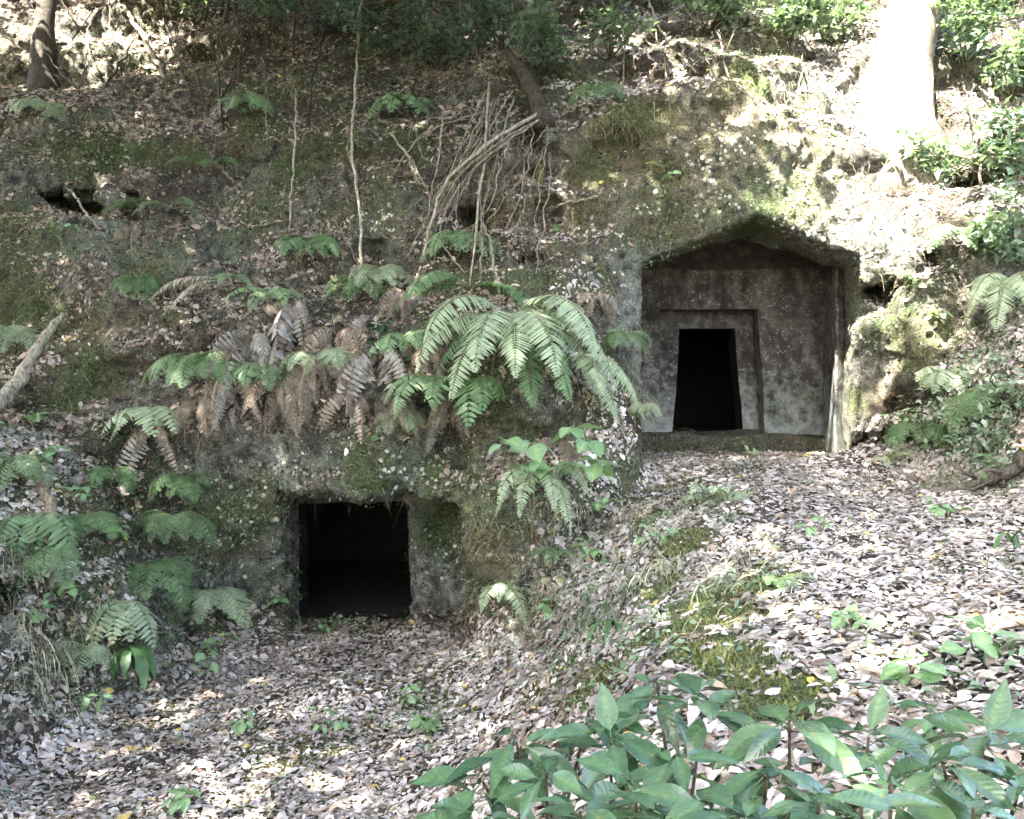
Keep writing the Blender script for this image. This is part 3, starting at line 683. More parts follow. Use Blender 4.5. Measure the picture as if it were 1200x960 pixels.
# trees in view
def path(pts, off=.05, n=24, wig=.01, seed=0):
    """a line lying on or hanging before the slope, through pixels; smoothed"""
    r = np.random.default_rng(seed)
    K = []
    for p in pts:
        q, nn = hit(p[0], p[1]); D = q[1] - (p[2] if len(p) > 2 else off); K.append(P(p[0], p[1], D))
    K = np.array(K); s = np.concatenate([[0], np.cumsum(np.linalg.norm(np.diff(K, axis=0), axis=1))])
    t = np.linspace(0, s[-1], n)
    Q = np.stack([np.interp(t, s, K[:, i]) for i in range(3)], 1)
    for _ in range(2): Q[1:-1] = (Q[:-2] + 2 * Q[1:-1] + Q[2:]) / 4
    Q[1:-1] += r.normal(0, wig, (n - 2, 3))
    return Q
def limb_thing(name, pts, rad, col, label, cat, off=.05, sides=6, n=24, wig=.01, seed=0, group=None, twigs=0):
    Q = path(pts, off, n, wig, seed); r = np.random.default_rng(seed + 50)
    o = empty(name, tuple(Q[-1]), label, cat, group) if twigs else None
    base = Q[-1]
    mb = MB(); rr = np.interp(np.linspace(0, 1, n), np.linspace(0, 1, len(rad)), rad) * (1 + r.normal(0, .08, n))
    mb.tube(Q - base, rr, col, sides)
    if not twigs:
        return tag(mb.build(name, M_BARK, None, True, tuple(base)), label, cat, group)
    mb.build("stem", M_BARK, o, True)
    for k in range(twigs):
        i = r.integers(2, n - 2); a = Q[i] - base; d = r.normal(0, 1, 3); d[1] -= .5; d /= np.linalg.norm(d)
        L = r.uniform(.15, .4); m2 = MB(); m2.tube([a, a + d * L * .5 + r.normal(0, .02, 3), a + d * L + r.normal(0, .04, 3)], [rr[i] * .5, rr[i] * .35, rr[i] * .15], col, 4)
        m2.build("twig", M_BARK, o, True)
    return o

def tree_in_view(u0, v0, u1, v1, r0, r1, col, label, lean=.2, roots=5, seed=0):
    b, _ = hit(u0, v0); r = np.random.default_rng(seed)
    top = P(u1, v1, b[1] + lean)
    t = empty("tree", tuple(b), label, "tree")
    n = 14; s = np.linspace(-.5, 2.2, n)[:, None]
    pts = (top - b) * s + np.stack([np.sin(s[:, 0] * 3 + seed), np.cos(s[:, 0] * 2.2 + seed), 0 * s[:, 0]], 1) * r0 * .25
    mb = MB(); rad = np.interp(s[:, 0], [-.5, .0, .5, 2.2], [r0 * 1.9, r0 * 1.5, r0, r1])
    mb.tube(pts, rad, col, 16); me = mb.mesh("trunk", True)
    co = np.zeros(len(me.vertices) * 3, np.float32); me.vertices.foreach_get("co", co); co = co.reshape(-1, 3)
    dn = fbm(co * [1, 1, .35], 9, 2, 3); ax = pts[np.clip(np.searchsorted(pts[:, 2], co[:, 2]), 0, n - 1)]
    dirv = co - ax; dirv[:, 2] = 0; co += dirv * (dn * .16)[:, None]; me.vertices.foreach_set("co", co.astype(np.float32).ravel())
    link("trunk", me, M_BARK, t)
    for k in range(roots):
        a = -math.pi * (k + .5) / roots + r.normal(0, .2); d = np.array([math.cos(a), math.sin(a) * .7, 0])
        K = [d * r0 * .5 + [0, 0, r0 * .6]]
        for q in range(1, 7):
            x = b + d * r0 * q * .6 + np.array([0, 0, -.12 * q * r0]); hp = BVH.find_nearest(Vector(x))[0]; K.append(np.array(hp) - b)
        mr = MB(); mr.tube(K, [r0 * .4, r0 * .3, r0 * .2, r0 * .14, r0 * .1, r0 * .06, r0 * .03], col, 8); mr.build("root", M_BARK, t, True)
    # crown well above the picture
    c = pts[-1]; cent = c + np.random.default_rng(seed + 1).normal(0, 1, (60, 3)) * [1.0, 1.0, .7] + [0, .8, 1.2]
    V, T, cc = leaf_cards(cent, 12, .3, .2, r, (.035, .06, .02), (.08, .12, .04))
    link("crown", np_mesh("crown", V, tris=T, tint=cc), M_LEAF, t)
    return t
tree_in_view(1052, 165, 1072, -10, .36, .22, (.2, .17, .14), "stout pale tree trunk in full sunlight at the top of the slope", .5, 4, 4)
tree_in_view(52, 80, 58, -10, .13, .1, (.05, .042, .036), "slim dark tree trunk before sunlit leaves at the top left", .4, 4, 9)

# ------------------------------------------------------------------ branches, vines and roots
PALE, BROWN, DARKB = (.34, .29, .24), (.2, .155, .12), (.07, .055, .045)
limb_thing("branch", [(128,-20,.6),(160,30,.5),(185,75,.4),(210,128,.05)], [.02,.035,.042,.04], (.24,.2,.165), "pale bare branch leaning down the leafy slope at top left", "branch", seed=1, twigs=3)
limb_thing("branch", [(250,-20,.5),(257,60,.4),(258,190,.1)], [.008,.013,.016], DARKB, "thin dark upright sapling stem above the mossy wall", "branch", seed=2, twigs=4)
limb_thing("branch", [(262,-20,.7),(285,40,.5),(280,95,.08)], [.012,.02,.024], DARKB, "dark crooked stem on the upper leafy slope", "branch", seed=3, twigs=4)
limb_thing("branch", [(240,170,.12),(252,190,.12),(275,215,.1)], [.015,.03,.012], BROWN, "short brown root end poking out above a small fern", "root", seed=4)
limb_thing("vine", [(424,-20,.6),(420,60,.4),(412,150,.3),(413,200,.3),(422,225,.3),(424,312,.25)], [.017,.018,.016,.016,.014], (.4,.35,.29), "long pale vine hanging down the whole mossy wall", "vine", seed=5, n=34, twigs=5)
limb_thing("vine", [(346,104,.1),(347,150,.2),(341,230,.2),(338,270,.2)], [.012,.013,.011], (.36,.31,.26), "short pale root dangling over dark mossy wall", "root", seed=6)
limb_thing("vine", [(311,120,.1),(314,158,.15)], [.008,.006], (.34,.3,.25), "tiny pale rootlet beside the dangling root", "root", seed=7)
rootspec = [([(640,128,.35),(600,150,.4),(560,175,.4),(520,215,.35),(505,262,.2),(496,300,.1)],.022),([(636,136,.3),(590,165,.4),(545,195,.4),(512,240,.3),(500,285,.1)],.017),
 ([(632,140,.3),(585,172,.35),(540,212,.35),(515,262,.2),(508,310,.1)],.013),([(575,60,.3),(572,120,.35),(570,165,.35),(566,200,.3),(560,240,.3),(553,315,.25),(550,335,.1)],.016),
 ([(561,205,.35),(564,250,.35),(563,330,.1)],.013),([(568,265,.3),(577,300,.3),(586,352,.1)],.016),([(440,135,.1),(465,165,.15),(490,200,.2),(505,235,.2)],.015),
 ([(488,150,.2),(495,185,.25),(512,195,.25),(514,205,.2)],.009),([(480,185,.2),(488,215,.25),(505,218,.2)],.009),([(600,145,.3),(592,180,.3),(585,205,.2)],.009),([(480,70,.2),(478,110,.25),(474,130,.2)],.008),
 ([(520,130,.3),(514,190,.3),(508,215,.3),(500,260,.2)],.01),([(480,190,.15),(492,216,.2)],.018),([(390,255,.15),(410,290,.2),(424,320,.1)],.009),([(490,255,.2),(520,290,.2),(545,320,.1)],.01),([(700,230,.1),(660,240,.1),(640,245,.1)],.01)]
names = ["thickest root strand slanting from the stump down to the left","second slanting root just under the thickest strand","lowest thin root of the slanting bundle under the stump","long brown root hanging straight down past the tangle to the ferns",
 "pale hanging root close beside the long brown one","short pale root end hanging above the big green fern","brown root creeping along the ledge toward the tangle","curved pale rootlet hooking out of the leaves above the tangle","small forked rootlet left of the tangle","thin rootlet dropping from the middle of the root tangle",
 "tiny rootlet under the green shrubs","thin upright root crossing the slanting bundle","stubby pale broken stick beside the tangle","thin brown stick leaning beside the long vine foot","thin stick crossing below the root tangle","thin twig stuck in the earth right of the stump"]
for k, ((pts, rad), nm) in enumerate(zip(rootspec, names)):
    limb_thing("root", pts, [rad, rad * 1.05, rad * .9, rad * .6], np.array(PALE) * (1.0, .62, .8)[k % 3], nm, "root", seed=20 + k, n=20, wig=.008)
rr_ = np.random.default_rng(66)
ORD = "first second third fourth fifth sixth seventh eighth ninth tenth eleventh twelfth thirteenth fourteenth fifteenth sixteenth seventeenth eighteenth nineteenth twentieth".split()
for k in range(22):
    u0, v0 = rr_.uniform(560, 650), rr_.uniform(95, 165); u1, v1 = u0 - rr_.uniform(10, 130), v0 + rr_.uniform(70, 190); um, vm = (u0 + u1) / 2 + rr_.uniform(-25, 25), (v0 + v1) / 2 + rr_.uniform(-25, 15)
    limb_thing("root", [(u0, v0, .15), (um, vm, rr_.uniform(.15, .4)), (u1, v1, .08)], [rr_.uniform(.006, .014), .009, .004], np.array(PALE) * rr_.uniform(.45, 1.05), "thin root in the hanging tangle below the stump", "root", seed=400 + k, n=16, wig=.014, group="thin roots tangled below the stump", sides=5)
for k in range(20):
    u0 = 5 + 415 * (k + rr_.uniform(.1, .9)) / 20; v0 = rr_.uniform(-30, 30); u1, v1 = u0 + rr_.uniform(-50, 70), v0 + rr_.uniform(60, 130)
    limb_thing("stem", [(u0, v0, .6), ((u0 + u1) / 2 + rr_.uniform(-15, 15), (v0 + v1) / 2, .45), (u1, v1, .06)], [.006, .01, .015], np.array(DARKB) * rr_.uniform(.5, 1.6), ORD[k] + " from the left of the thin dark stems on the shady top left slope", "stem", seed=480 + k, n=14, wig=.016, group="thin dark stems on the top left slope", sides=5)
for k in range(14):
    u0 = 440 + 520 * (k + rr_.uniform(.1, .9)) / 14; v0 = rr_.uniform(-10, 40); u1, v1 = u0 + rr_.uniform(-60, 60), v0 + rr_.uniform(50, 120)
    limb_thing("stem", [(u0, v0, .5), ((u0 + u1) / 2 + rr_.uniform(-12, 12), (v0 + v1) / 2, .4), (u1, v1, .06)], [.005, .008, .01], np.array(BROWN) * rr_.uniform(.35, 1.3), ORD[k] + " from the left of the bare stems among the top shrubs", "stem", seed=440 + k, n=14, wig=.014, group="thin bare stems on the upper slope", sides=5)
limb_thing("stump", [(596,62,.5),(612,85,.35),(625,110,.2),(640,150,.02)], [.045,.07,.09,.14], DARKB, "dark rotten stump leaning out at the top of the roots", "stump", seed=40, sides=9)
limb_thing("root", [(630,120,.2),(633,165,.15),(632,205,.1),(634,240,.03)], [.06,.055,.05,.07], (.12,.11,.05), "thick mossy upright root below the rotten stump", "root", seed=41, sides=8)
limb_thing("branch", [(-30,500,.1),(20,450,.12),(45,405,.12),(75,368,.05)], [.085,.075,.065,.03], (.3,.26,.21), "thick pale dead log lying on the bank at the left edge", "log", seed=42, sides=9, twigs=2)
limb_thing("branch", [(85,225,.2),(105,255,.15),(125,280,.1)], [.012,.012,.006], PALE, "short pale twig under the dark ledge", "twig", seed=43)
limb_thing("branch", [(1056,578,.03),(1100,577,.07),(1140,569,.12),(1175,556,.2),(1225,528,.3)], [.018,.038,.048,.055,.055], (.12,.1,.088), "fallen brown branch at the foot of the slope beyond the terrace", "branch", seed=44, sides=8, twigs=3)
limb_thing("branch", [(925,574,.02),(960,584,.02)], [.012,.008], BROWN, "short dark twig on the terrace leaves before the tomb", "twig", seed=45)
limb_thing("branch", [(1130,100,.4),(1150,180,.3),(1148,222,.05)], [.01,.014,.017], DARKB, "thin dark stem rising above the shaded undercut", "branch", seed=46, twigs=3)
limb_thing("branch", [(690,60,.3),(730,30,.35),(790,70,.3)], [.014,.018,.008], BROWN, "thin crooked branch over the sunlit leaves", "branch", seed=47, twigs=4)
limb_thing("branch", [(755,-10,.4),(775,40,.3),(815,85,.1)], [.015,.016,.012], (.25,.21,.17), "bare branch slanting down beside the crooked one", "branch", seed=48, twigs=3)
limb_thing("branch", [(40,545,.05),(60,600,.08),(65,650,.08),(62,690,.03)], [.04,.05,.045,.03], (.26,.21,.16), "pale old root running down the grassy left bank", "root", seed=49, sides=7)
limb_thing("branch", [(0,552,.06),(40,560,.08),(90,580,.04)], [.02,.018,.01], BROWN, "brown stick lying across the left bank", "stick", seed=50)

# ------------------------------------------------------------------ ferns
G1, G2_, G3 = (.17, .25, .125), (.12, .195, .085), (.30, .36, .23)
PALEF, DEADF = (.36, .325, .285), (.22, .175, .135)
def frond_mb(r, d, L, W, pairs, droop, col, lacy=False, roll=0., curl=.25, stiff=.0):
    """one arching frond from the origin: a midrib with leaflets on both sides"""
    n = 16; p = np.zeros(3); d = np.array(d, float); d /= np.linalg.norm(d)
    hz = np.array([d[0], d[1], 0]); 
    if np.linalg.norm(hz) < .05: hz = np.array([.2, -1, 0])
    hz /= np.linalg.norm(hz); side = np.cross(hz, [0, 0, 1.]); side = side * math.cos(roll) + np.array([0, 0, 1.]) * math.sin(roll)
    K, Dr = [p.copy()], [d.copy()]
    for i in range(n):
        p = p + d * L / n; g = droop * (.4 + 1.2 * i / n) / n
        d = d + np.array([0, 0, -g if d[2] > -.93 else 0]) + r.normal(0, .02, 3); d /= np.linalg.norm(d); K.append(p.copy()); Dr.append(d.copy())
    K, Dr = np.array(K), np.array(Dr); t = np.linspace(0, 1, n + 1)
    mb = MB(); mb.tube(K, np.interp(t, [0, 1], [max(.004, L * .006), .0012]), np.array(col) * [1.1, .9, .7], 4)
    at = lambda s: (np.array([np.interp(s, t, K[:, i]) for i in range(3)]), np.array([np.interp(s, t, Dr[:, i]) for i in range(3)]))
    s0 = .16
    for i in range(pairs):
        s = s0 + (1 - s0) * (i + .5) / pairs; c, dd = at(s); dd = dd / np.linalg.norm(dd)
        sd_ = side - dd * side.dot(dd); sd_ /= np.linalg.norm(sd_); nn = np.cross(sd_, dd)
        prof = min(1, .35 + (s - s0) * 4.0) * (1 - max(0, (s - .35) / .68) ** 1.6)
        pl = W * max(.06, prof); w = L * (1 - s0) / pairs * .38
        for sg in (-1, 1):
            if r.random() < .05: continue
            a = .22 + .35 * s + r.normal(0, .06); pd = sd_ * sg * math.cos(a) + dd * math.sin(a)
            pd = pd - nn * curl * r.uniform(.5, 1.3); pd /= np.linalg.norm(pd); pw = np.cross(pd, nn); pw /= np.linalg.norm(pw) + 1e-9
            cc = np.array(col) * r.uniform(.8, 1.2)
            l = pl * r.uniform(.8, 1.12)
            if not lacy:
                bend = -nn * l * .12
                V = [c, c + pd * l * .22 + pw * w, c + pd * l * .22 - pw * w, c + pd * l * .68 + pw * w * .8 + bend * .5, c + pd * l * .68 - pw * w * .8 + bend * .5, c + pd * l + bend * 1.6]
                mb.add(V, [(1, 3, 4, 2)], [(0, 1, 2), (3, 5, 4)], cc)
            else:
                m = max(3, int(l / max(w * 1.1, .006))); m = min(m, 6)
                for j in range(m):
                    q = (j + .6) / m; b = c + pd * l * q - nn * l * .1 * q * q; ll = w * 2.3 * (1 - q * .7)
                    for s2 in (-1, 1):
                        e = pw * s2 * .8 + pd * .6; f_ = pd * l / m * .8
                        V = [b - f_ * .5, b + e * ll * .6 - f_ * .4, b + e * ll, b + e * ll * .5 + f_ * .8]
                        mb.add(V, [(0, 1, 2, 3)], (), cc * r.uniform(.9, 1.1))
    return mb
def fern(u, v, fronds, label, col=G1, cat="fern", seed=0, lacy=False, mat=None, name="fern", off=.07, pairs=30, width=.16, droop=1.6, curl=.25, px=None):
    """fronds: (direction right, direction towards viewer, up, length px)"""
    b, n = hit(u, v) if px is None else (P(u, v, px), np.array([0, -1, 0])); b = b + n * off; r = np.random.default_rng(seed + 100)
    t = empty(name, tuple(b), label, cat)
    for fr_ in fronds:
        dx, dy, dz, Lp = fr_[:4]; c = fr_[4] if len(fr_) > 4 else col
        L = Lp / FPX * b[1] * 1.1; wd = width * L
        frond_mb(r, (dx, -dy, dz), L, wd, pairs, droop * r.uniform(.85, 1.15), np.array(c) * r.uniform(.85, 1.15), lacy, r.normal(0, .15), curl).build("frond", mat or M_FERN, t, False)
    return t
def star(k, L, seed, up=.5, fwd=.5):
    r = np.random.default_rng(seed); o = []
    for i in range(k):
        a = (i + .5) / k * math.pi * 1.3 - .15 * math.pi + r.normal(0, .15)
        o.append((math.cos(a), fwd * (.4 + abs(math.sin(a))) , up * r.uniform(.5, 1.4), L * r.uniform(.75, 1.2)))
    return o
BIG = [(-.5,.45,.5,150),(-.75,.4,.25,140),(.45,.5,.45,165),(.8,.35,.3,165),(.3,.7,.3,150),(-.25,.7,.3,140),(.05,.8,.15,130),(.95,.4,.05,150),(-.55,.6,-.05,130),(.55,.7,.0,145,G2_),(-.8,.2,.0,120,G2_),(.2,.5,-.2,120,G2_)]
fern(598,380,BIG,"largest arching green fern on the spur between the two tombs",G3,seed=1,pairs=38,width=.22,droop=3.0,off=.06)
fern(662,420,[(.6,.4,.2,100),(.8,.3,.1,115),(.7,.6,-.1,100),(.3,.8,.2,95),(.9,.2,.3,85)],"bright fern just right of and below the largest fern",G3,seed=2,pairs=36,width=.22,droop=2.8,off=.06)
fern(545,345,star(7,95,3,.5),"darker fern partly behind the left fronds of the largest fern",G2_,seed=3,width=.2,droop=2.2)
fern(520,445,[(-.7,.4,.4,80),(-.4,.6,.3,95),(-.9,.3,.2,70),(0,.8,.3,80)],"drooping green fern over the right corner of the low tomb lip",G1,seed=4,width=.22,droop=2.6)
fern(636,560,[(-.6,.6,.5,85),(-.3,.9,.4,95),(.2,.9,.4,90),(.6,.6,.5,85),(-.8,.4,.2,80),(.4,.8,.1,90)],"pale fern with strap-like fronds hanging below the broad-leaved seedling",G3,seed=5,width=.17,droop=3.0)
fern(592,690,[(-.3,.7,.4,60),(.4,.7,.3,70),(0,.9,.6,60),(.7,.4,.4,55)],"small fern at the foot of the rock corner beside the low tomb",G3,seed=6,width=.2,droop=2.2)
fern(205,252,[(-1,.3,.45,95),(-.8,.5,.25,85),(.5,.6,.4,60),(-.4,.8,.3,60),(.9,.4,.2,50)],"spreading green fern on the upper left bank above bare soil",G1,seed=7,width=.2,droop=1.9,lacy=True)
fern(245,200,[(-.6,.5,.4,50),(.7,.5,.4,55),(.2,.8,.3,50),(-.1,.7,.6,40)],"small green fern just below the mossy ledge",G2_,seed=8,width=.25,droop=1.8,lacy=True)
fern(268,338,[(-.9,.4,.3,95,PALEF),(-.7,.6,.1,80,PALEF),(.6,.5,.4,60,G1),(.1,.8,.4,55,G1)],"fern with bleached white fronds and a few green ones",G1,seed=9,width=.2,droop=2.0,pairs=26)
fern(320,352,[(-.6,.5,.4,60),(.3,.7,.3,70),(.7,.4,.3,55),(-.2,.9,.2,60)],"green fern rising over the hanging brown fronds",G1,seed=10,width=.22,droop=1.9)
for k, (u, v, L, lab) in enumerate([(232,420,45,"small fern under the dark hole in the bank"),(265,432,36,"smaller fern beside the one under the dark hole"),(182,486,42,"lobed little fern above the hanging dead leaves"),(205,612,46,"soft lacy fern left of the low tomb, upper of three"),(168,672,58,"largest soft lacy fern on the left bank edge"),(240,690,48,"lacy fern nearest the low tomb at ground level"),
    (28,608,60,"deep green lacy fern at the left edge of the bank"),(120,560,36,"tiny fern sprig on the left bank below the log"),(445,318,38,"bright little fern below the foot of the long vine"),(540,290,40,"green fern tucked beside the hanging roots"),(365,290,34,"small fern frond at the base of the mossy wall"),(465,488,34,"little green fern on the lip over the low tomb"),
    (885,520,26,"low green fern at the tomb sill, under the doorway"),(955,515,24,"low green fern at the tomb sill beside the right pillar"),(835,590,44,"pale grassy fern on the terrace edge above the moss"),(905,690,40,"green fern on the mossy hump of the terrace edge"),(1085,500,36,"leafy fern in the dark cleft right of the tomb"),(1040,545,30,"small fern at the mouth of the cleft"),
    (1130,280,44,"pale fern below the undercut on the right slope"),(1155,465,50,"fern among the small leaves on the right slope"),(10,400,45,"fern sprig beside the pale log"),(300,130,34,"small herb-like fern at the top of the mossy wall"),(780,515,30,"fern at the left foot of the porch"),(742,480,20,"small fern on the spur edge beside the porch"),
    (60,645,44,"feathery fern in the middle of the left bank"),(105,612,40,"feathery fern just right of the old root on the left bank"),(140,715,46,"feathery fern below the largest lacy one"),(15,545,46,"fern at the left edge under the brown stick"),(215,560,36,"small fern under the hanging withered frond"),(95,755,40,"fern in the dry grass at the bank's foot"),
    (480,405,40,"green fern among the ivy on the bank"),(425,335,36,"little fern on the leaf shelf beside the vine foot"),(380,425,40,"green fern poking through the dead fronds"),(310,430,44,"pale green fern amid the thickest dead fronds"),(560,450,50,"fern tucked under the left side of the largest fern"),(690,560,40,"fern on the pale slope of the spur"),(660,650,36,"fern low on the spur below the seedling"),
    (720,400,30,"small fern at the top of the spur beside the porch"),(1110,440,40,"fern on the rock face under the right slope"),(1175,560,44,"fern above the fallen branch"),(150,330,34,"small fern on bare soil of the left bank"),(60,130,30,"tiny fern above the mossy ledge at top left"),(480,130,36,"fern on the leafy shelf left of the stump"),(700,120,34,"fern beside the mossy hump right of the stump")]):
    flatp = v > 500 and u > 600
    fern(u, v, star(8, L * 1.25, 30 + k, 1.3, .9) if flatp else star(8, L * 1.4, 30 + k, .6, .8), lab, [G1, G2_, G3][k % 3], seed=60 + k, lacy=(k % 4 != 2), pairs=12, width=.32 if not flatp else .22, droop=3.2 if not flatp else 2.0, off=.12 if not flatp else .01)
fern(752,322,[(.5,.6,.6,50),(.9,.2,.5,55),(.7,.5,.2,50),(.2,.8,.5,45),(.3,.3,.9,40)],"fern hanging over the left rim of the porch",G1,seed=90,width=.16,droop=2.6,pairs=18)
fern(1190,330,[(-.8,.5,.5,90),(-.6,.7,.2,110),(-.3,.8,.3,110),(-.9,.3,.2,80),(.4,.8,.3,90),(-.1,.9,.0,105)],"large bright fern drooping down the right slope at the picture edge",G3,seed=91,width=.2,droop=2.4,pairs=34,off=.08)
# hart's tongue type plant
def strap_leaf(L, w, col, d, droop, r):
    n = 9; p = np.zeros(3); d = np.array(d, float); d /= np.linalg.norm(d); side = np.cross(d, [0, 0, 1.]); side /= np.linalg.norm(side) + 1e-9
    V = []; 
    for i in range(n + 1):
        s = i / n; ww = w * min(1, .25 + s * 3) * (1 - max(0, (s - .6) / .4) ** 2) * (1 + .12 * math.sin(i * 2.4)) + .001
        nn = np.cross(side, d); V += [p - side * ww + nn * ww * .3, p.copy(), p + side * ww + nn * ww * .3]
        p = p + d * L / n; d = d + np.array([0, 0, -droop / n]); d /= np.linalg.norm(d)
    q = [(3 * i + k, 3 * i + k + 1, 3 * i + k + 4, 3 * i + k + 3) for i in range(n) for k in (0, 1)]
    mb = MB(); mb.add(V, q, (), np.array(col)); return mb
def strap_plant(u, v, leaves, label, name="strap_leaved_plant", cat="plant", seed=0):
    b, n = hit(u, v); r = np.random.default_rng(seed); t = empty(name, tuple(b + n * .02), label, cat)
    for dx, dy, dz, L, w in leaves:
        strap_leaf(L / FPX * b[1], w, np.array((.07, .14, .05)) * r.uniform(.85, 1.2), (dx, -dy, dz), 3.2, r).build("leaf", M_LEAF, t, True)
strap_plant(152, 762, [(-.6,.5,.6,70,.05),(.45,.6,.6,85,.05),(.75,.4,.5,60,.045),(-.2,.8,.4,50,.04),(.2,.9,.7,55,.04)], "plant with long drooping tongue leaves at the foot of the left bank", seed=3)
strap_plant(1185, 640, [(-.5,.4,.9,70,.012),(.1,.5,1,80,.012),(.4,.4,.9,60,.012),(-.2,.6,.7,60,.012)], "upright narrow-leaved plant at the right edge of the terrace", seed=4)
strap_plant(720, 735, [(-.6,.4,.6,60,.02),(.5,.5,.6,65,.02),(.1,.7,.8,60,.02),(.8,.3,.4,50,.02),(-.2,.6,.9,55,.02)], "narrow-leaved green plant on the bank between the two levels", seed=5)

# dead fern fronds hanging from the bank
dead = [(345,362,"brown dead fern hanging thickest over the low tomb bank",9,120),(300,400,"grey withered fern below the bleached fronds",7,105),(395,395,"tangled dead fern in the middle of the bank",7,90),(440,380,"pale brown dead fern beside dark ivy leaves",6,80),(470,455,"ragged dead fern on the lip right over the low tomb",6,70),
        (235,470,"dead brown leaves hanging left of the mossy rock",6,80),(185,500,"long withered frond hanging under the lobed little fern",4,80),(530,470,"dark dead frond behind the drooping green fern",5,70),(650,520,"dry brown fern under the broad-leaved seedling",5,75),(700,350,"thin brown dead fern on the spur above the largest fern",6,60),(480,350,"dead fern tangle left of the dark green fern",6,70),
        (160,270,"withered brown frond under the spreading fern",4,50),(420,460,"limp grey dead fern over the mossy lip",5,70),(370,430,"dense brown dead fern under the tangled one",8,100),(325,450,"grey-brown dead fern at the centre of the hanging mass",8,95),(445,425,"dead fern curtain left of the drooping green fern",8,85),(275,450,"brown dead fern on the shelf below the dark hole",7,75),(500,400,"dead fern between ivy and the largest fern",7,80)]
for k, (u, v, lab, m, L) in enumerate(dead):
    r = np.random.default_rng(300 + k); fr_ = [(r.uniform(-1, 1), r.uniform(.3, .8), r.uniform(-.3, .45), L * r.uniform(.45, 1.0), np.array(DEADF) * r.uniform(.6, 1.4) if r.random() < .7 else np.array(PALEF) * r.uniform(.5, .9)) for _ in range(m + 4)]
    fern(u, v, fr_, lab, DEADF, "dead fern", seed=300 + k, mat=M_LITTER, name="dead_fern", pairs=12, width=.2, droop=4.6, curl=1.6, lacy=(k % 3 != 0))

# ------------------------------------------------------------------ leafy plants
def leaf_mesh(name, L=1., wid=.3, arch=.25, fold=.3, col=(.06, .12, .06), wave=.04, seed=0, rib=(1.35, 1.3, 1.1)):
    """a real leaf blade: 9 stations by 5, pointed, folded at the midrib, arched; petiole at the origin"""
    r = np.random.default_rng(seed); n = 9; V = []; colr = []; ve = []
    for i in range(n):
        s = i / (n - 1); w = wid * L * (math.sin(math.pi * s ** .88) ** 1.05 * (1 - .15 * s)) + .002 * L
        z = -arch * L * s * s + .1 * L * s
        for k in (-1, -.5, 0, .5, 1):
            zz = z + abs(k) * w * fold + wave * L * math.sin(s * 9 + k * 2 + seed) * abs(k) * (0 < i < n - 1)
            V.append((k * w, .12 * L + s * L * .88, zz)); colr.append(np.array(col) * (np.array(rib) if k == 0 else 1)); ve.append(s * 60 - abs(k) * 9)
    q = [(5 * i + k, 5 * i + k + 1, 5 * i + k + 6, 5 * i + k + 5) for i in range(n - 1) for k in range(4)]
    V = np.array(V)
    pet = []
    for i, s in enumerate((0, .12)):
        for a in range(3): pet.append((.012 * L * math.cos(a * 2.1), s * L, .012 * L * math.sin(a * 2.1)))
    b = len(V); q += [(b + a, b + (a + 1) % 3, b + 3 + (a + 1) % 3, b + 3 + a) for a in range(3)]
    V = np.concatenate([V, pet]); colr = np.concatenate([colr, [np.array(col) * 1.2] * 6]); ve += [0] * 6
    return np_mesh(name, V, q, tint=colr, smooth=True, attrs=dict(vein=ve))
def frame_from(d, upv, roll=0.):
    d = Vector(d).normalized(); x = d.cross(Vector(upv)); x.normalize(); z = x.cross(d)
    M = Matrix((x, d, z)).transposed()
    return M.to_quaternion() @ Matrix.Rotation(roll, 3, 'Y').to_quaternion()
LAUREL = [leaf_mesh("leaf", 1, w, a, f_, c, .015, k) for k, (w, a, f_, c) in enumerate([(.165, .3, .25, (.058, .112, .06)), (.185, .2, .2, (.068, .13, .068)), (.15, .35, .3, (.048, .098, .052)), (.2, .15, .18, (.078, .14, .075)), (.17, .1, .35, (.062, .118, .064))])]
for me in LAUREL: me.materials.append(M_GLOSS)
PALEL = leaf_mesh("leaf", 1, .2, .05, .25, (.16, .24, .17), .01, 8); PALEL.materials.append(M_GLOSS)
def rosette(t, o, c, nl, L, r, up=None, elev=(-34, 8), meshes=LAUREL):
    """leaves whorled round a shoot tip c (world); o = thing origin"""
    a0 = r.uniform(0, 6.28)
    for i in range(nl):
        a = a0 + i * 6.283 / nl + r.normal(0, .2); e = math.radians(r.uniform(*elev))
        d = (math.cos(a) * math.cos(e), math.sin(a) * math.cos(e), math.sin(e))
        lf = bpy.data.objects.new("leaf", meshes[r.integers(len(meshes))]); C.objects.link(lf); lf.parent = t
        s = L * r.uniform(.55, 1.15); lf.scale = (s, s, s)
        lf.location = tuple(c - o + np.array(d) * .012 + [0, 0, r.uniform(-.035, .02)])
        lf.rotation_mode = 'QUATERNION'; lf.rotation_quaternion = frame_from(d, (r.normal(0, .2), r.normal(0, .2) - .15, 1), r.normal(0, .3))
    if up is not None:
        lf = bpy.data.objects.new("leaf", PALEL); C.objects.link(lf); lf.parent = t
        s = L * up; lf.scale = (s, s, s); lf.location = tuple(c - o)
        lf.rotation_mode = 'QUATERNION'; lf.rotation_quaternion = frame_from((r.normal(0, .08), -.1, 1), (0, -1, .1), r.normal(0, .2))
        lf["label"] = "upright pale young leaf"
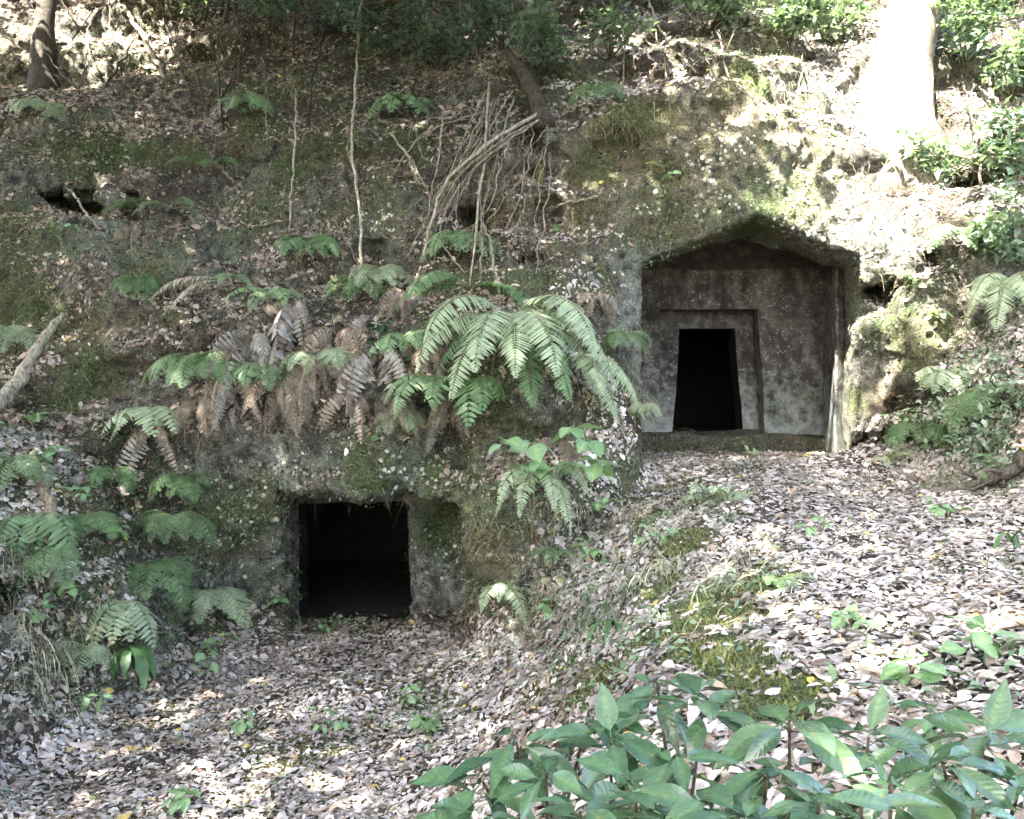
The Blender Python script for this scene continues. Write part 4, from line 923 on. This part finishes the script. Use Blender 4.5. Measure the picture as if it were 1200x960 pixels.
SAP = [("broad laurel-like sapling nearest the low tomb side, leftmost of the foreground shrubs", [(605,868,1.75,7,.16,None),(566,915,1.7,6,.14,None),(690,835,1.85,5,.15,None),(640,905,1.6,6,.13,None)]),
 ("foreground sapling with an upright pale leaf, second from the left", [(716,862,1.75,6,.15,.85),(745,925,1.5,7,.14,None),(680,950,1.4,6,.13,None)]),
 ("tallest foreground sapling reaching the mossy terrace edge", [(825,822,1.95,7,.16,None),(770,800,2.15,6,.16,None),(790,885,1.6,6,.14,None),(835,935,1.45,6,.13,None)]),
 ("dense dark sapling in the middle of the foreground right", [(925,842,1.8,7,.17,None),(900,905,1.5,6,.14,None),(960,940,1.4,6,.13,None)]),
 ("foreground sapling with one tall pale leaf before the leaf litter", [(1018,862,1.85,6,.14,.95),(1045,915,1.55,6,.14,None),(1010,955,1.4,5,.13,None)]),
 ("rightmost tall sapling with an upright pale leaf at the picture edge", [(1155,865,1.75,6,.16,.9),(1105,895,1.6,6,.15,None),(1140,945,1.4,6,.13,None),(1195,920,1.55,5,.14,None)]),
 ("low sapling cut by the bottom edge below the leftmost one", [(560,962,1.45,5,.13,None),(620,970,1.35,6,.13,None)]),
 ("low sapling cut by the bottom edge in the middle", [(870,965,1.35,6,.13,None),(780,965,1.35,6,.13,None),(930,900,1.9,5,.13,None)]),
 ("small sapling behind the foreground shrubs on the terrace", [(1090,835,2.5,6,.14,None),(1060,870,2.2,5,.12,None)])]
for k, (lab, ros) in enumerate(SAP):
    r = np.random.default_rng(500 + k); cs = [P(u, v + 2, D) for u, v, D, *_ in ros]; m = np.mean(cs, 0)
    g, _ = drop(m[0] + .05, m[1] + .1, 0); t = empty("sapling", tuple(g), lab, "sapling")
    fork = g + (m - g) * .45
    mb = MB(); mb.tube(np.array([g - [0, 0, .03], g + (fork - g) * .5 + r.normal(0, .01, 3), fork]) - g, [.008, .007, .006], (.05, .04, .03), 6); mb.build("stem", M_BARK, t, True)
    for c_, (u, v, D, nl, L, up_) in zip(cs, ros):
        mb = MB(); mid = (fork + c_) / 2 + r.normal(0, .02, 3) + [0, 0, -.03]; mb.tube(np.array([fork, mid, c_]) - g, [.006, .0045, .003], (.06, .05, .03), 6); br = mb.build("branch", M_BARK, t, True)
        rosette(br, g, c_, nl + 4, L, r, up_)
# broad-leaved seedling in the middle of the spur
HERB = [leaf_mesh("leaf", 1, w, a, .15, c, .03, 20 + k) for k, (w, a, c) in enumerate([(.34, .25, (.17, .27, .13)), (.3, .3, (.14, .24, .11)), (.36, .2, (.2, .3, .16))])]
for me in HERB: me.materials.append(M_LEAF)
def seedling(u, v, tips, label, L=.12, nl=5, seed=0, D=None, meshes=HERB, elev=(-35, 10), name="seedling", cat="seedling"):
    r = np.random.default_rng(seed + 700); b, n = hit(u, v); t = empty(name, tuple(b), label, cat)
    for (tu, tv, off) in tips:
        c_ = P(tu, tv, b[1] - off); mb = MB(); mid = (b + c_) / 2 + r.normal(0, .015, 3)
        mb.tube(np.array([b - n * .02, mid, c_]) - b, [.006, .005, .003], (.2, .17, .1), 5); br = mb.build("stem", M_BARK, t, True)
        rosette(br, b, c_, nl, L, r, None, elev, meshes)
seedling(625, 640, [(625,520,.25),(590,515,.35),(650,545,.3),(690,515,.25),(700,540,.3),(620,548,.4),(670,500,.2)], "tall seedling with broad pale leaves below the largest fern", .26, 5, 1)
sl = [(240,785,"small dark seedling on the leaves left of centre court",.12),(290,860,"seedling alone on the leaf litter of the lower court",.11),(385,855,"sparse seedling on the litter below the low tomb",.1),(215,945,"narrow seedling at the bottom edge of the leaf litter",.12),(108,838,"bright seedling beside the dry grass bank",.1),(260,765,"seedling by the foot of the left rock face",.11),
      (500,860,"dark green seedling in front of the bank foot",.12),(470,830,"seedling patch on the lower court toward the bank",.1),(330,715,"small leafy seedling at the left jamb of the low tomb",.1),(390,740,"weed growing on the threshold of the low tomb",.09),(700,655,"seedling on the pale litter of the bank",.1),(770,640,"pale seedling on the bank above the moss",.11),
      (640,720,"leafy seedling at the bottom of the spur",.11),(1000,740,"tiny seedling in the middle of the terrace litter",.09),(1070,790,"seedling on the terrace near the foreground shrubs",.1),(1150,765,"leafy seedling close to the right terrace edge",.11),(960,625,"tiny seedling on the terrace before the tomb",.08),(1110,610,"low weed beside the fallen branch",.1),
      (1060,500,"bright sprig growing in the dark cleft",.12),(1110,530,"leafy weed below the cleft on the right slope",.12),(60,545,"round-leaved seedling on the left bank below the log",.12),(85,590,"round-leaved weed on the middle of the left bank",.11),(40,500,"round-leaved weed touching the pale log",.11),(140,640,"weed between the lacy ferns",.1),
      (75,700,"broad-leaved weed on the mossy bank",.12),(45,730,"weed over the dry grass of the left bank",.11),(280,135,"bright seedling at the top of the mossy wall",.14),(120,250,"little weed on the ledge",.09),(75,285,"pale weed below the ledge at left",.1),(880,540,"sprig on the ground before the upper sill",.08),(705,600,"trailing weed on the litter of the spur",.1),
      (775,215,"green sprig clinging to the rock left of the gable",.1),(1060,340,"green sprig on the rock right of the porch",.11),(1100,380,"green sprig lower on the rock right of the porch",.11),(455,395,"dark ivy sprig on the bank, upper",.13),(462,440,"dark ivy sprig on the bank, lower",.13),(450,415,"dark ivy sprig on the bank, between two others",.12),(470,510,"green sprig at the mossy lip",.1)]
IVY = [leaf_mesh("leaf", 1, .34, .2, .1, (.03, .07, .035), .03, 31)]; IVY[0].materials.append(M_GLOSS)
for k, (u, v, lab, L) in enumerate(sl):
    r = np.random.default_rng(800 + k); tips = [(u + r.uniform(-14, 14), v - r.uniform(8, 26), r.uniform(.03, .15)) for _ in range(3)]
    seedling(u, v, tips, lab, L * 1.15, 4, 10 + k, meshes=IVY if "ivy" in lab else HERB, elev=(-40, 15))
# shrubs on the upper slope
def shrub(u, v, w, h, n, label, size=.11, colA=(.05, .1, .055), colB=(.11, .18, .10), seed=0, stems=5, off=.35):
    r = np.random.default_rng(900 + seed); b, nn = hit(u, v); t = empty("shrub", tuple(b), label, "shrub"); sc = b[1] / FPX
    cent = []
    for k in range(stems):
        tip = np.array([r.uniform(-w, w) * sc, -off * r.uniform(.3, 1.2), r.uniform(.35, 1) * h * sc]); mid = tip * .5 + r.normal(0, .05, 3)
        mb = MB(); K = np.array([np.zeros(3), mid, tip]); mb.tube(K, [.012, .008, .004], (.12, .1, .075), 5); mb.build("stem", M_BARK, t, True)
        m = max(2, n // stems)
        for s in np.linspace(.35, 1.0, m): cent.append((mid * (1 - (2 * s - 1)) + tip * (2 * s - 1) if s > .5 else mid * 2 * s) + r.normal(0, .09, 3))
    V, T, cc = leaf_cards(np.array(cent), 9, .085, size, r, colA, colB, .75, .5)
    link("foliage", np_mesh("foliage", V, tris=T, tint=cc), M_LEAF, t)
for k, (u, v, w, h, n, lab) in enumerate([(450,75,60,80,30,"leafy shrub at the top beside the long vine"),(520,85,60,75,40,"leafy green shrub above the root tangle"),(590,60,55,70,40,"shrub overhanging the rotten stump"),(660,95,50,75,40,"shrub with pale leaf tips right of the stump"),(715,70,40,70,20,"thin shrub above the mossy rock hump"),
    (830,40,50,60,50,"dense shrub at the top edge above the tomb gable"),(905,40,60,60,50,"dense shrub in half sun above the tomb gable"),(965,50,40,70,30,"shrub next to the sunlit trunk, its left side"),(1130,80,50,90,40,"sunlit shrub behind the pale trunk"),(1185,120,50,110,40,"sunlit shrub at the top right corner"),(1185,210,45,80,30,"shrub at the right edge above the undercut"),
    (1095,215,40,50,24,"round-leaved shrub in front of the undercut"),(1190,300,40,60,30,"feathery shrub at the right edge below the undercut"),(330,40,60,60,20,"sparse shrub at the top between two dark stems"),(230,30,60,60,14,"sparse twiggy shrub on the top left slope"),(390,40,40,60,20,"sparse shrub left of the long vine"),(1090,520,40,60,26,"bushy weeds filling the dark cleft"),(1150,540,50,60,36,"bushy weeds at the foot of the right slope"),(1190,480,40,60,30,"bushy weeds at the right edge above the fallen branch")]):
    shrub(u, v, w, h, int(n * (1.5 if k < 5 or k in (13, 14, 15) else 1.9 if k < 14 else .9)), lab, .12 if k < 14 else .08, seed=k, colA=(.085, .135, .085) if k < 14 else (.13, .19, .115), colB=(.19, .25, .18) if k < 14 else (.24, .30, .21))
# grass
def tuft(u, v, n, L, label, col, spread=.12, droop=2.5, seed=0, cat="grass", name="grass_tuft", fwd=.6):
    spread *= .8
    r = np.random.default_rng(1000 + seed); b, nn = hit(u, v); t = MB()
    for k in range(n):
        o = np.array([r.normal(0, spread), r.normal(0, spread * .4), r.normal(0, spread * .5)]); q = BVH.find_nearest(Vector(b + o))[0]; o = np.array(q) - b
        d = np.array([r.normal(0, .5), -fwd * r.uniform(.3, 1.3), r.uniform(.2, 1.0)]); d /= np.linalg.norm(d); l = L / FPX * b[1] * r.uniform(.5, 1.25); w = r.uniform(.0025, .005)
        p = o.copy(); V = []; m = 6; side = np.cross(d, [0, 0, 1.]); side /= np.linalg.norm(side) + 1e-9
        for i in range(m + 1):
            ww = w * (1 - i / m * .85); V += [p - side * ww, p + side * ww]; p = p + d * l / m; d = d + np.array([0, 0, -droop / m]); d /= np.linalg.norm(d)
        t.add(V, [(2 * i, 2 * i + 1, 2 * i + 3, 2 * i + 2) for i in range(m)], (), np.array(col) * r.uniform(.7, 1.3))
    tag(t.build(name, M_LEAF, None, False, tuple(b)), label, cat)
DRY = (.42, .37, .27); GR = (.1, .16, .07)
for k, (u, v, n, L, lab, c_) in enumerate([(20,740,70,90,"dry pale grass hanging at the left edge of the bank",DRY),(60,770,60,80,"dry grass hanging over the litter by the left bank",DRY),(95,740,50,80,"mixed dry grass right of the hanging clump",(.3,.3,.17)),(25,660,40,70,"dry grass high on the left bank",DRY),(120,690,40,60,"green grass between the lacy ferns and dry grass",GR),(40,800,50,60,"dry grass at the lowest left corner of the bank",DRY),
    (855,690,60,70,"tall pale grass on the mossy terrace edge",(.4,.4,.27)),(830,720,40,50,"short grass below the mossy hump",GR),(900,700,30,45,"dry blades hanging off the mossy hump",DRY),(740,480,60,60,"dry grass along the spur beside the porch",(.35,.32,.2)),(775,530,40,45,"green grass at the porch's left foot",GR),(700,470,40,50,"dry grass behind the bright fern",(.35,.32,.2)),(735,705,40,50,"grass on the bank near the narrow-leaved plant",GR),
    (165,335,50,60,"dry root fibres hanging below the spreading fern",(.3,.26,.2)),(60,360,40,50,"dark rootlets under the ledge at left",(.2,.17,.13)),(560,700,40,45,"dry blades at the rock corner foot",(.32,.28,.18)),(345,115,30,40,"pale roots fanning from the top of the mossy wall",(.32,.28,.23)),(240,500,40,50,"brown fibres hanging from the dead leaves",(.25,.2,.15)),(1110,570,40,40,"grass by the fallen branch",(.2,.22,.12)),(1190,660,40,60,"grass at the right edge of the terrace",GR),
    (790,140,40,40,"dry fibres on the rock hump over the gable",(.3,.26,.18)),(720,150,50,50,"dry fibres hanging right of the mossy root",(.3,.25,.18)),(640,700,50,60,"dry grass under the seedling on the spur",(.34,.3,.2)),(940,130,40,40,"sunlit dry grass on the rock shoulder",DRY),(680,600,50,50,"pale dry grass under the seedling's right side",DRY),(745,600,50,45,"pale grass on the crest of the spur",(.4,.38,.25)),(790,660,60,55,"long pale grass on the mossy ridge",(.4,.4,.26)),(700,720,50,50,"green grass low on the ridge flank",GR),
    (610,740,40,50,"grass at the foot of the spur near the court",(.25,.26,.15)),(835,590,60,55,"fine pale green grass at the terrace edge",(.28,.33,.2)),(660,780,40,45,"grass above the leftmost sapling",GR),(570,620,40,45,"dry fibres on the rock corner edge",(.34,.3,.2)),(870,655,50,50,"pale grass sprays over the mossy hump",DRY)]):
    tuft(u, v, n, L, lab, c_, seed=k, spread=.2)

# ------------------------------------------------------------------ leaf litter and small ground plants
area = .5 * np.linalg.norm(np.cross(TV[TQ[:, 2]] - TV[TQ[:, 0]], TV[TQ[:, 3]] - TV[TQ[:, 1]]), axis=1)
pu, pv, pd = proj(TC)
seen = (pd > .5) & (pu > -220) & (pu < 1420) & (pv > -140) & (pv < 1250) & (TC[:, 1] > 1.0)
facing = np.einsum('ij,ij->i', TFN, TC) < .25 * np.linalg.norm(TC, axis=1)
inroom = (porch_d(TC[:, 0], TC[:, 1], TC[:, 2], .3, 9.9, 15) < 0) | ((TC[:, 0] > lX0 - .7) & (TC[:, 0] < lX1 + .7) & (TC[:, 1] > 9.85) & (TC[:, 2] < lZ1 + .6))
fmoss = moss[TQ].mean(1); flich = lich[TQ].mean(1)
patch = fbm(TC, 1.4, 3, 6)
LV = np.array([(0, 0, 0), (-.17, .3, .05), (0, .3, 0), (.17, .3, .05), (-.19, .65, .06), (0, .65, .02), (.19, .65, .06), (0, 1, -.02)]) - [0, .5, 0]
LQ = np.array([(1, 4, 5, 2), (2, 5, 6, 3)]); LT = np.array([(0, 1, 2), (0, 2, 3), (4, 7, 5), (5, 7, 6)])
PALETTE = np.array([(.46, .40, .36), (.36, .30, .265), (.52, .47, .43), (.24, .185, .15), (.40, .365, .345), (.15, .11, .09), (.33, .25, .18), (.30, .265, .25), (.56, .51, .46)])
def scatter(dens, r):
    n = r.poisson(area * dens); f_ = np.repeat(np.arange(len(TQ)), n); m = len(f_)
    a, b = r.random((m, 1)), r.random((m, 1)); q = TV[TQ[f_]]
    p = q[:, 0] * (1 - a) * (1 - b) + q[:, 1] * a * (1 - b) + q[:, 2] * a * b + q[:, 3] * (1 - a) * b
    return p, TFN[f_] / (np.linalg.norm(TFN[f_], axis=1)[:, None] + 1e-9), f_
def frames(nrm, r, tilt):
    m = len(nrm); n = nrm + r.normal(0, tilt, (m, 3)); n /= np.linalg.norm(n, axis=1)[:, None]
    t = r.normal(0, 1, (m, 3)); t -= n * np.einsum('ij,ij->i', t, n)[:, None]; t /= np.linalg.norm(t, axis=1)[:, None]
    return np.cross(t, n), t, n
r = np.random.default_rng(77)
flat = np.clip((TFN[:, 2] - .34) / .3, 0, 1)
dg = np.where(isground, np.where((TFN[:, 2] < .72) & (TC[:, 0] < -1), 950, 2300) * (1 - .96 * np.clip((fmoss - .5) / .3, 0, 1)), 0) * np.clip(TFN[:, 2] * 1.4, 0, 1)
dh = np.where(~isground, 1700 * flat * np.clip(.55 + patch * 1.5, .06, 1.1) * (1 - .85 * np.clip((fmoss - .5) / .3, 0, 1)) * (1 - .6 * np.clip(flich - .35, 0, 1)), 0)
def spots(lst):
    w = np.zeros(len(TC))
    for u, v, rad, a in lst:
        q, _ = hit(u, v); w = np.maximum(w, a * np.clip(1.3 - np.linalg.norm(TC - q, axis=1) / rad, 0, 1))
    return w
bare = spots([(850,180,.9,1),(760,200,.7,1),(940,200,.7,.9),(700,220,.5,.9),(800,130,.6,.9),(900,120,.5,.8),(340,220,.6,.9),(430,230,.6,.9),(300,190,.5,.9),(470,290,.3,.7),(110,175,.45,.8),(210,185,.4,.8),(1040,290,.6,.8),(1030,420,.6,1),(690,300,.5,.7),(300,620,.9,1),(430,560,.7,.8),(520,640,.6,1),(640,260,.4,.7),(110,440,.4,.8),(1080,400,.4,.7)])
boost = spots([(700,450,.35,1),(725,510,.3,1),(690,560,.35,1),(660,640,.35,.8),(370,285,.4,1),(320,300,.3,.8),(440,340,.3,.8),(180,130,.6,.6),(60,130,.6,.6),(330,60,.8,.5),(620,280,.3,.7),(680,330,.3,.7),(90,330,.4,.8),(240,470,.3,.9),(120,560,.4,.8),(380,460,.35,.6)])
dens = (dg + np.where(~isground, 1100 * boost, 0) + dh * (1 - .95 * np.clip(bare, 0, 1))) * seen * facing * ~inroom
dens = dens * np.where(pd < 6, 1.25, 1.0) * np.where(isground, np.clip(.85 + fbm(TC, 2.2, 2, 2) * .7, .4, 1.15), 1)
p, nr, fi = scatter(dens, r)
gl = isground[fi]
b_, t_, n_ = frames(nr, r, .17)
size = np.clip(.041 * np.exp(r.normal(0, .4, len(p))), .016, .1) * np.where(r.random(len(p)) < .12, 1.25, 1); curl = r.uniform(-1.2, 2.8, len(p)); wd = r.uniform(.55, 1.9, len(p)); cut = np.where(r.random(len(p)) < .3, r.uniform(.35, .8, len(p)), 1.0); skew = r.normal(0, .12, len(p))
ci = r.choice(len(PALETTE), len(p), p=[.23, .20, .10, .08, .17, .03, .05, .11, .03]); col = PALETTE[ci] * r.uniform(.85, 1.25, (len(p), 1))
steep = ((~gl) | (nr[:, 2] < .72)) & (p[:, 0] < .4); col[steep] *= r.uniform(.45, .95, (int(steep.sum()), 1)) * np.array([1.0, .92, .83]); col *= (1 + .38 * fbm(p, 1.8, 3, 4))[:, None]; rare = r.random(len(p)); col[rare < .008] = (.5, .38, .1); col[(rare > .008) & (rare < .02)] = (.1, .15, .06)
p = p + nr * r.uniform(.003, .02, len(p))[:, None]
lu, lv_, ld = proj(p)
score = np.where(gl & (lu > 0) & (lu < 1200) & (lv_ > 0) & (lv_ < 960) & (nr[:, 2] > .5), size / ld, 0)
top = set(np.argsort(-score)[:300].tolist())
keep = np.ones(len(p), bool); keep[list(top)] = False
def litter(mask, name, parent):
    m = int(mask.sum()); T = LV[None] * np.stack([wd[mask], np.ones(m), curl[mask]], 1)[:, None, :] * size[mask][:, None, None]
    T[:, 7, 1] *= cut[mask]; T[:, 4:7, 1] *= (.55 + .45 * cut[mask])[:, None]; T[..., 0] += skew[mask][:, None] * T[..., 1] ** 2 / size[mask][:, None] * 4; T[:, [1, 4], 2] *= r.uniform(.2, 2.2, (m, 1))
    V = p[mask][:, None] + T[..., :1] * b_[mask][:, None] + T[..., 1:2] * t_[mask][:, None] + T[..., 2:] * n_[mask][:, None]
    i = np.arange(m)[:, None, None] * 8
    o = link(name, np_mesh(name, V.reshape(-1, 3), (LQ[None] + i).reshape(-1, 4), (LT[None] + i).reshape(-1, 3), np.repeat(col[mask], 8, 0)), M_LITTER, parent)
    o["kind"] = "stuff"
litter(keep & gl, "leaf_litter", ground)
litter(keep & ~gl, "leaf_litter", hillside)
VAR = []
for k in range(10):
    mb = MB(); mb.add(LV * [1 + .3 * math.sin(k * 2.1), 1, -.5 + k * .35], LQ, LT, PALETTE[k % len(PALETTE)]); me = mb.mesh("fallen_leaf"); me.materials.append(M_LITTER); VAR.append(me)
for k in sorted(top):
    o = bpy.data.objects.new("fallen_leaf", VAR[k % 10]); C.objects.link(o); o.parent = ground
    o.matrix_local = Matrix(np.concatenate([np.stack([b_[k] * size[k], t_[k] * size[k], n_[k] * size[k], p[k] + nr[k] * .012], 1), [[0, 0, 0, 1]]]).tolist())
# twigs in the litter
dens = np.where(isground, 14, 26 * np.clip(TFN[:, 2] + .5, .2, 1)) * seen * facing * ~inroom
p2, n2, _ = scatter(dens, r); b2, t2, nn2 = frames(n2, r, .35); m = len(p2)
L2 = r.uniform(.05, .28, m)[:, None]; w2 = r.uniform(.0015, .005, m)[:, None]; p2 = p2 + n2 * .02
bend = nn2 * L2 * r.uniform(-.05, .25, m)[:, None]
V = np.stack([p2 - t2 * L2 * .5 + b2 * w2, p2 - t2 * L2 * .5 - b2 * w2, p2 - t2 * L2 * .5 + nn2 * w2 * 1.6, p2 + b2 * w2 * .8 + bend, p2 - b2 * w2 * .8 + bend, p2 + nn2 * w2 * 1.4 + bend, p2 + t2 * L2 * .5], 1)
i = np.arange(m)[:, None, None] * 7
Q = np.array([(0, 1, 4, 3), (1, 2, 5, 4), (2, 0, 3, 5)])[None] + i; T = np.array([(3, 4, 6), (4, 5, 6), (5, 3, 6)])[None] + i
o = link("twig_debris", np_mesh("twig_debris", V.reshape(-1, 3), Q.reshape(-1, 4), T.reshape(-1, 3), np.repeat(np.array([(.3, .25, .2)]) * r.uniform(.4, 1.3, (m, 1)), 7, 0)), M_BARK, hillside); o["kind"] = "stuff"
# hanging rootlets on the steep earth
nearp = np.clip(np.abs(porch_d(TC[:, 0], TC[:, 1], TC[:, 2], 0, 8, 12)) / .25 - .4, 0, 1)
dens = 70 * nearp * np.clip((.55 - TFN[:, 2]) / .4, 0, 1) * np.clip(.5 + fbm(TC, 1.9, 2, 3) * 1.6, 0, 1.4) * ~isground * seen * facing * ~inroom * (1 - .7 * np.clip(flich - .35, 0, 1))
p6, n6, _ = scatter(dens, r); m = len(p6); L6 = r.uniform(.08, .38, (m, 1)); w6 = r.uniform(.0012, .0035, (m, 1))
d6 = n6 * r.uniform(.3, 1.0, (m, 1)) + r.normal(0, .35, (m, 3)); pts6 = [p6 - n6 * .01]
for k in range(4):
    d6 = d6 + [0, 0, -.55]; d6 /= np.linalg.norm(d6, axis=1)[:, None]; d6 += r.normal(0, .18, (m, 3)); pts6.append(pts6[-1] + d6 * L6 / 4)
x6 = np.cross(d6, n6 + r.normal(0, .4, (m, 3))); x6 /= np.linalg.norm(x6, axis=1)[:, None] + 1e-9
V = np.stack([q + sg * x6 * w6 * (1 - .2 * k) for k, q in enumerate(pts6) for sg in (-1, 1)], 1)
Q = np.array([(2 * k, 2 * k + 1, 2 * k + 3, 2 * k + 2) for k in range(4)])[None] + np.arange(m)[:, None, None] * 10
o = link("rootlets", np_mesh("rootlets", V.reshape(-1, 3), Q.reshape(-1, 4), tint=np.repeat(np.array([(.3, .245, .19)]) * r.uniform(.3, 1.25, (m, 1)), 10, 0)), M_BARK, hillside); o["kind"] = "stuff"
# thin grass on the ridge and banks
gm = spots([(640,700,.5,1),(700,700,.5,1),(760,640,.4,.8),(820,690,.4,.8),(840,600,.4,.8),(700,500,.4,.8),(740,560,.4,.8),(600,760,.4,.7),(60,760,.7,1),(30,680,.6,1),(110,700,.6,.8),(90,620,.5,.6),(1150,500,.6,.6),(1180,420,.6,.5),(1110,570,.4,.6),(660,600,.4,.8),(700,760,.4,.7),(200,720,.4,.5)])
p8, n8, _ = scatter(240 * gm * seen * facing * ~inroom, r); m = len(p8); L8 = r.uniform(.06, .3, (m, 1)); w8 = r.uniform(.0012, .003, (m, 1))
d8 = n8 * .5 + r.normal(0, .45, (m, 3)) + [0, -.2, .7]; d8 /= np.linalg.norm(d8, axis=1)[:, None]; x8 = np.cross(d8, r.normal(0, 1, (m, 3))); x8 /= np.linalg.norm(x8, axis=1)[:, None]; pts8 = [p8]
for k in range(4): pts8.append(pts8[-1] + d8 * L8 / 4); d8 = d8 + [0, 0, -.38]; d8 /= np.linalg.norm(d8, axis=1)[:, None]
V = np.stack([q + sg * x8 * w8 * (1 - .22 * k) for k, q in enumerate(pts8) for sg in (-1, 1)], 1)
Q = np.array([(2 * k, 2 * k + 1, 2 * k + 3, 2 * k + 2) for k in range(4)])[None] + np.arange(m)[:, None, None] * 10
c8 = np.where(r.random((m, 1)) < .6, np.array([(.42, .38, .28)]), np.array([(.16, .22, .1)])) * r.uniform(.6, 1.2, (m, 1))
o = link("thin_grass", np_mesh("thin_grass", V.reshape(-1, 3), Q.reshape(-1, 4), tint=np.repeat(c8, 10, 0)), M_LEAF, ground); o["kind"] = "stuff"
# clods and small stones
dens = 170 * np.clip(.45 + fbm(TC, 2.3, 2, 5) * 1.4, 0, 1.3) * np.where(isground, .4, 1) * seen * facing * ~inroom
p7, n7, _ = scatter(dens, r); m = len(p7); b7, t7, nn7 = frames(n7, r, .4); s7 = r.uniform(.006, .03, (m, 1)) * (1 + (r.random((m, 1)) < .05))
j7 = lambda: r.uniform(.6, 1.3, (m, 1))
V = np.stack([p7 + b7 * s7 * j7(), p7 + t7 * s7 * j7(), p7 - b7 * s7 * j7(), p7 - t7 * s7 * j7(), p7 + (nn7 + b7 * .3) * s7 * j7() * .8, p7 + (nn7 - t7 * .5) * s7 * j7() * .7], 1)
T = np.array([(0, 1, 4), (1, 2, 4), (2, 5, 4), (2, 3, 5), (3, 0, 5), (0, 4, 5)])[None] + np.arange(m)[:, None, None] * 6
c7 = np.where(r.random((m, 1)) < .3, np.array([(.24, .23, .19)]), np.array([(.085, .068, .052)])) * r.uniform(.4, 1.4, (m, 1))
o = link("clods", np_mesh("clods", V.reshape(-1, 3), tris=T.reshape(-1, 3), tint=np.repeat(c7, 6, 0)), M_BARK, hillside); o["kind"] = "stuff"
# small green leaves of creeping plants
gw_ = spots([(1150,430,.9,1),(1180,540,.8,1),(1120,480,.6,.8),(1150,330,.8,.7),(1100,420,.5,.5),(60,600,.9,.6),(100,680,.7,.8),(30,680,.6,.7),(120,520,.5,.5),(340,690,.35,.7),(400,735,.5,.8),(640,690,.6,.8),(690,720,.6,.8),(560,690,.3,.6),(820,600,.5,.8),(740,640,.4,.5),(660,600,.4,.6),(200,560,.5,.6),(160,720,.6,.8),(220,660,.5,.6),(60,520,.6,.6),(40,780,.5,.5),(840,690,.4,.8),(760,740,.5,.5),(900,700,.3,.6),(480,600,.5,.3),(430,550,.6,.35),(300,590,.5,.35),(330,230,.6,.3),(800,230,.4,.5),(770,290,.4,.5),(1000,450,.3,.4),(1150,780,.5,.4),(1100,810,.5,.3),(480,850,.5,.35),(1180,250,.7,.7),(450,80,.8,.4),(850,60,.9,.5),(600,80,.8,.4),(1150,150,.8,.6)])
dens = (260 * gw_ * np.clip(.6 + patch, .1, 1.2) + 18 * np.clip(fmoss - .3, 0, 1) + np.where(isground, 2, 3)) * seen * facing * ~inroom
p3, n3, _ = scatter(dens, r); cn = p3 + n3 * r.uniform(.01, .05, len(p3))[:, None]
V, T, cc = leaf_cards(cn, 3, .03, .05, r, (.10, .16, .08), (.22, .29, .18), .7, .6)
o = link("creeping_herb_leaves", np_mesh("creeping_herb_leaves", V, tris=T, tint=cc), M_LEAF, hillside); o["kind"] = "stuff"
# pale lichen flakes and grit on the bare rock
dens = 420 * np.clip(flich - .45, 0, 1) * np.clip(.5 + 1.2 * fbm(TC, 3.1, 2, 1), 0, 1.3) * ~isground * seen * facing * ~inroom
p5, n5, _ = scatter(dens, r); b5, t5, nn5 = frames(n5, r, .2); m = len(p5); s5 = r.uniform(.008, .03, (m, 1)); p5 = p5 + n5 * .004
V = np.stack([p5 + t5 * s5 * math.cos(a) * (.7 + .5 * r.random((m, 1))) + b5 * s5 * math.sin(a) for a in (0, 1.25, 2.5, 3.8, 5.0)] + [p5 + nn5 * s5 * .3], 1)
i = np.arange(m)[:, None, None] * 6; T = np.array([(k, (k + 1) % 5, 5) for k in range(5)])[None] + i
o = link("lichen", np_mesh("lichen", V.reshape(-1, 3), tris=T.reshape(-1, 3), tint=np.repeat(np.array([(.34, .36, .29)]) * r.uniform(.35, 1.35, (m, 1)), 6, 0)), M_LITTER, hillside); o["kind"] = "stuff"
# moss: short upright fibres on the cushions
dens = np.where(isground, 3200, 1100) * np.clip((fmoss - .5) / .45, 0, 1) * nearp * seen * facing * ~inroom
p4, n4, _ = scatter(dens, r); m = len(p4); d4 = n4 + r.normal(0, .5, (m, 3)) + [0, 0, .2]; d4 /= np.linalg.norm(d4, axis=1)[:, None]
s4 = np.cross(d4, r.normal(0, 1, (m, 3))); s4 /= np.linalg.norm(s4, axis=1)[:, None]; h4 = r.uniform(.015, .04, m)[:, None]; w4 = r.uniform(.004, .009, m)[:, None]
V = np.stack([p4 - s4 * w4, p4 + s4 * w4, p4 + d4 * h4], 1); T = np.arange(m)[:, None] * 3 + [0, 1, 2]
o = link("moss", np_mesh("moss", V.reshape(-1, 3), tris=T, tint=np.repeat(np.array([(.15, .16, .055)]) * r.uniform(.5, 1.5, (m, 1)), 3, 0)), M_LEAF, hillside); o["kind"] = "stuff"
print("SCENE leaves", len(p), "twigs", len(p2), "herbs", len(p3), "moss", len(p4), "lichen", len(p5), "roots", len(p6), "clods", len(p7), "clusters", len(cl))
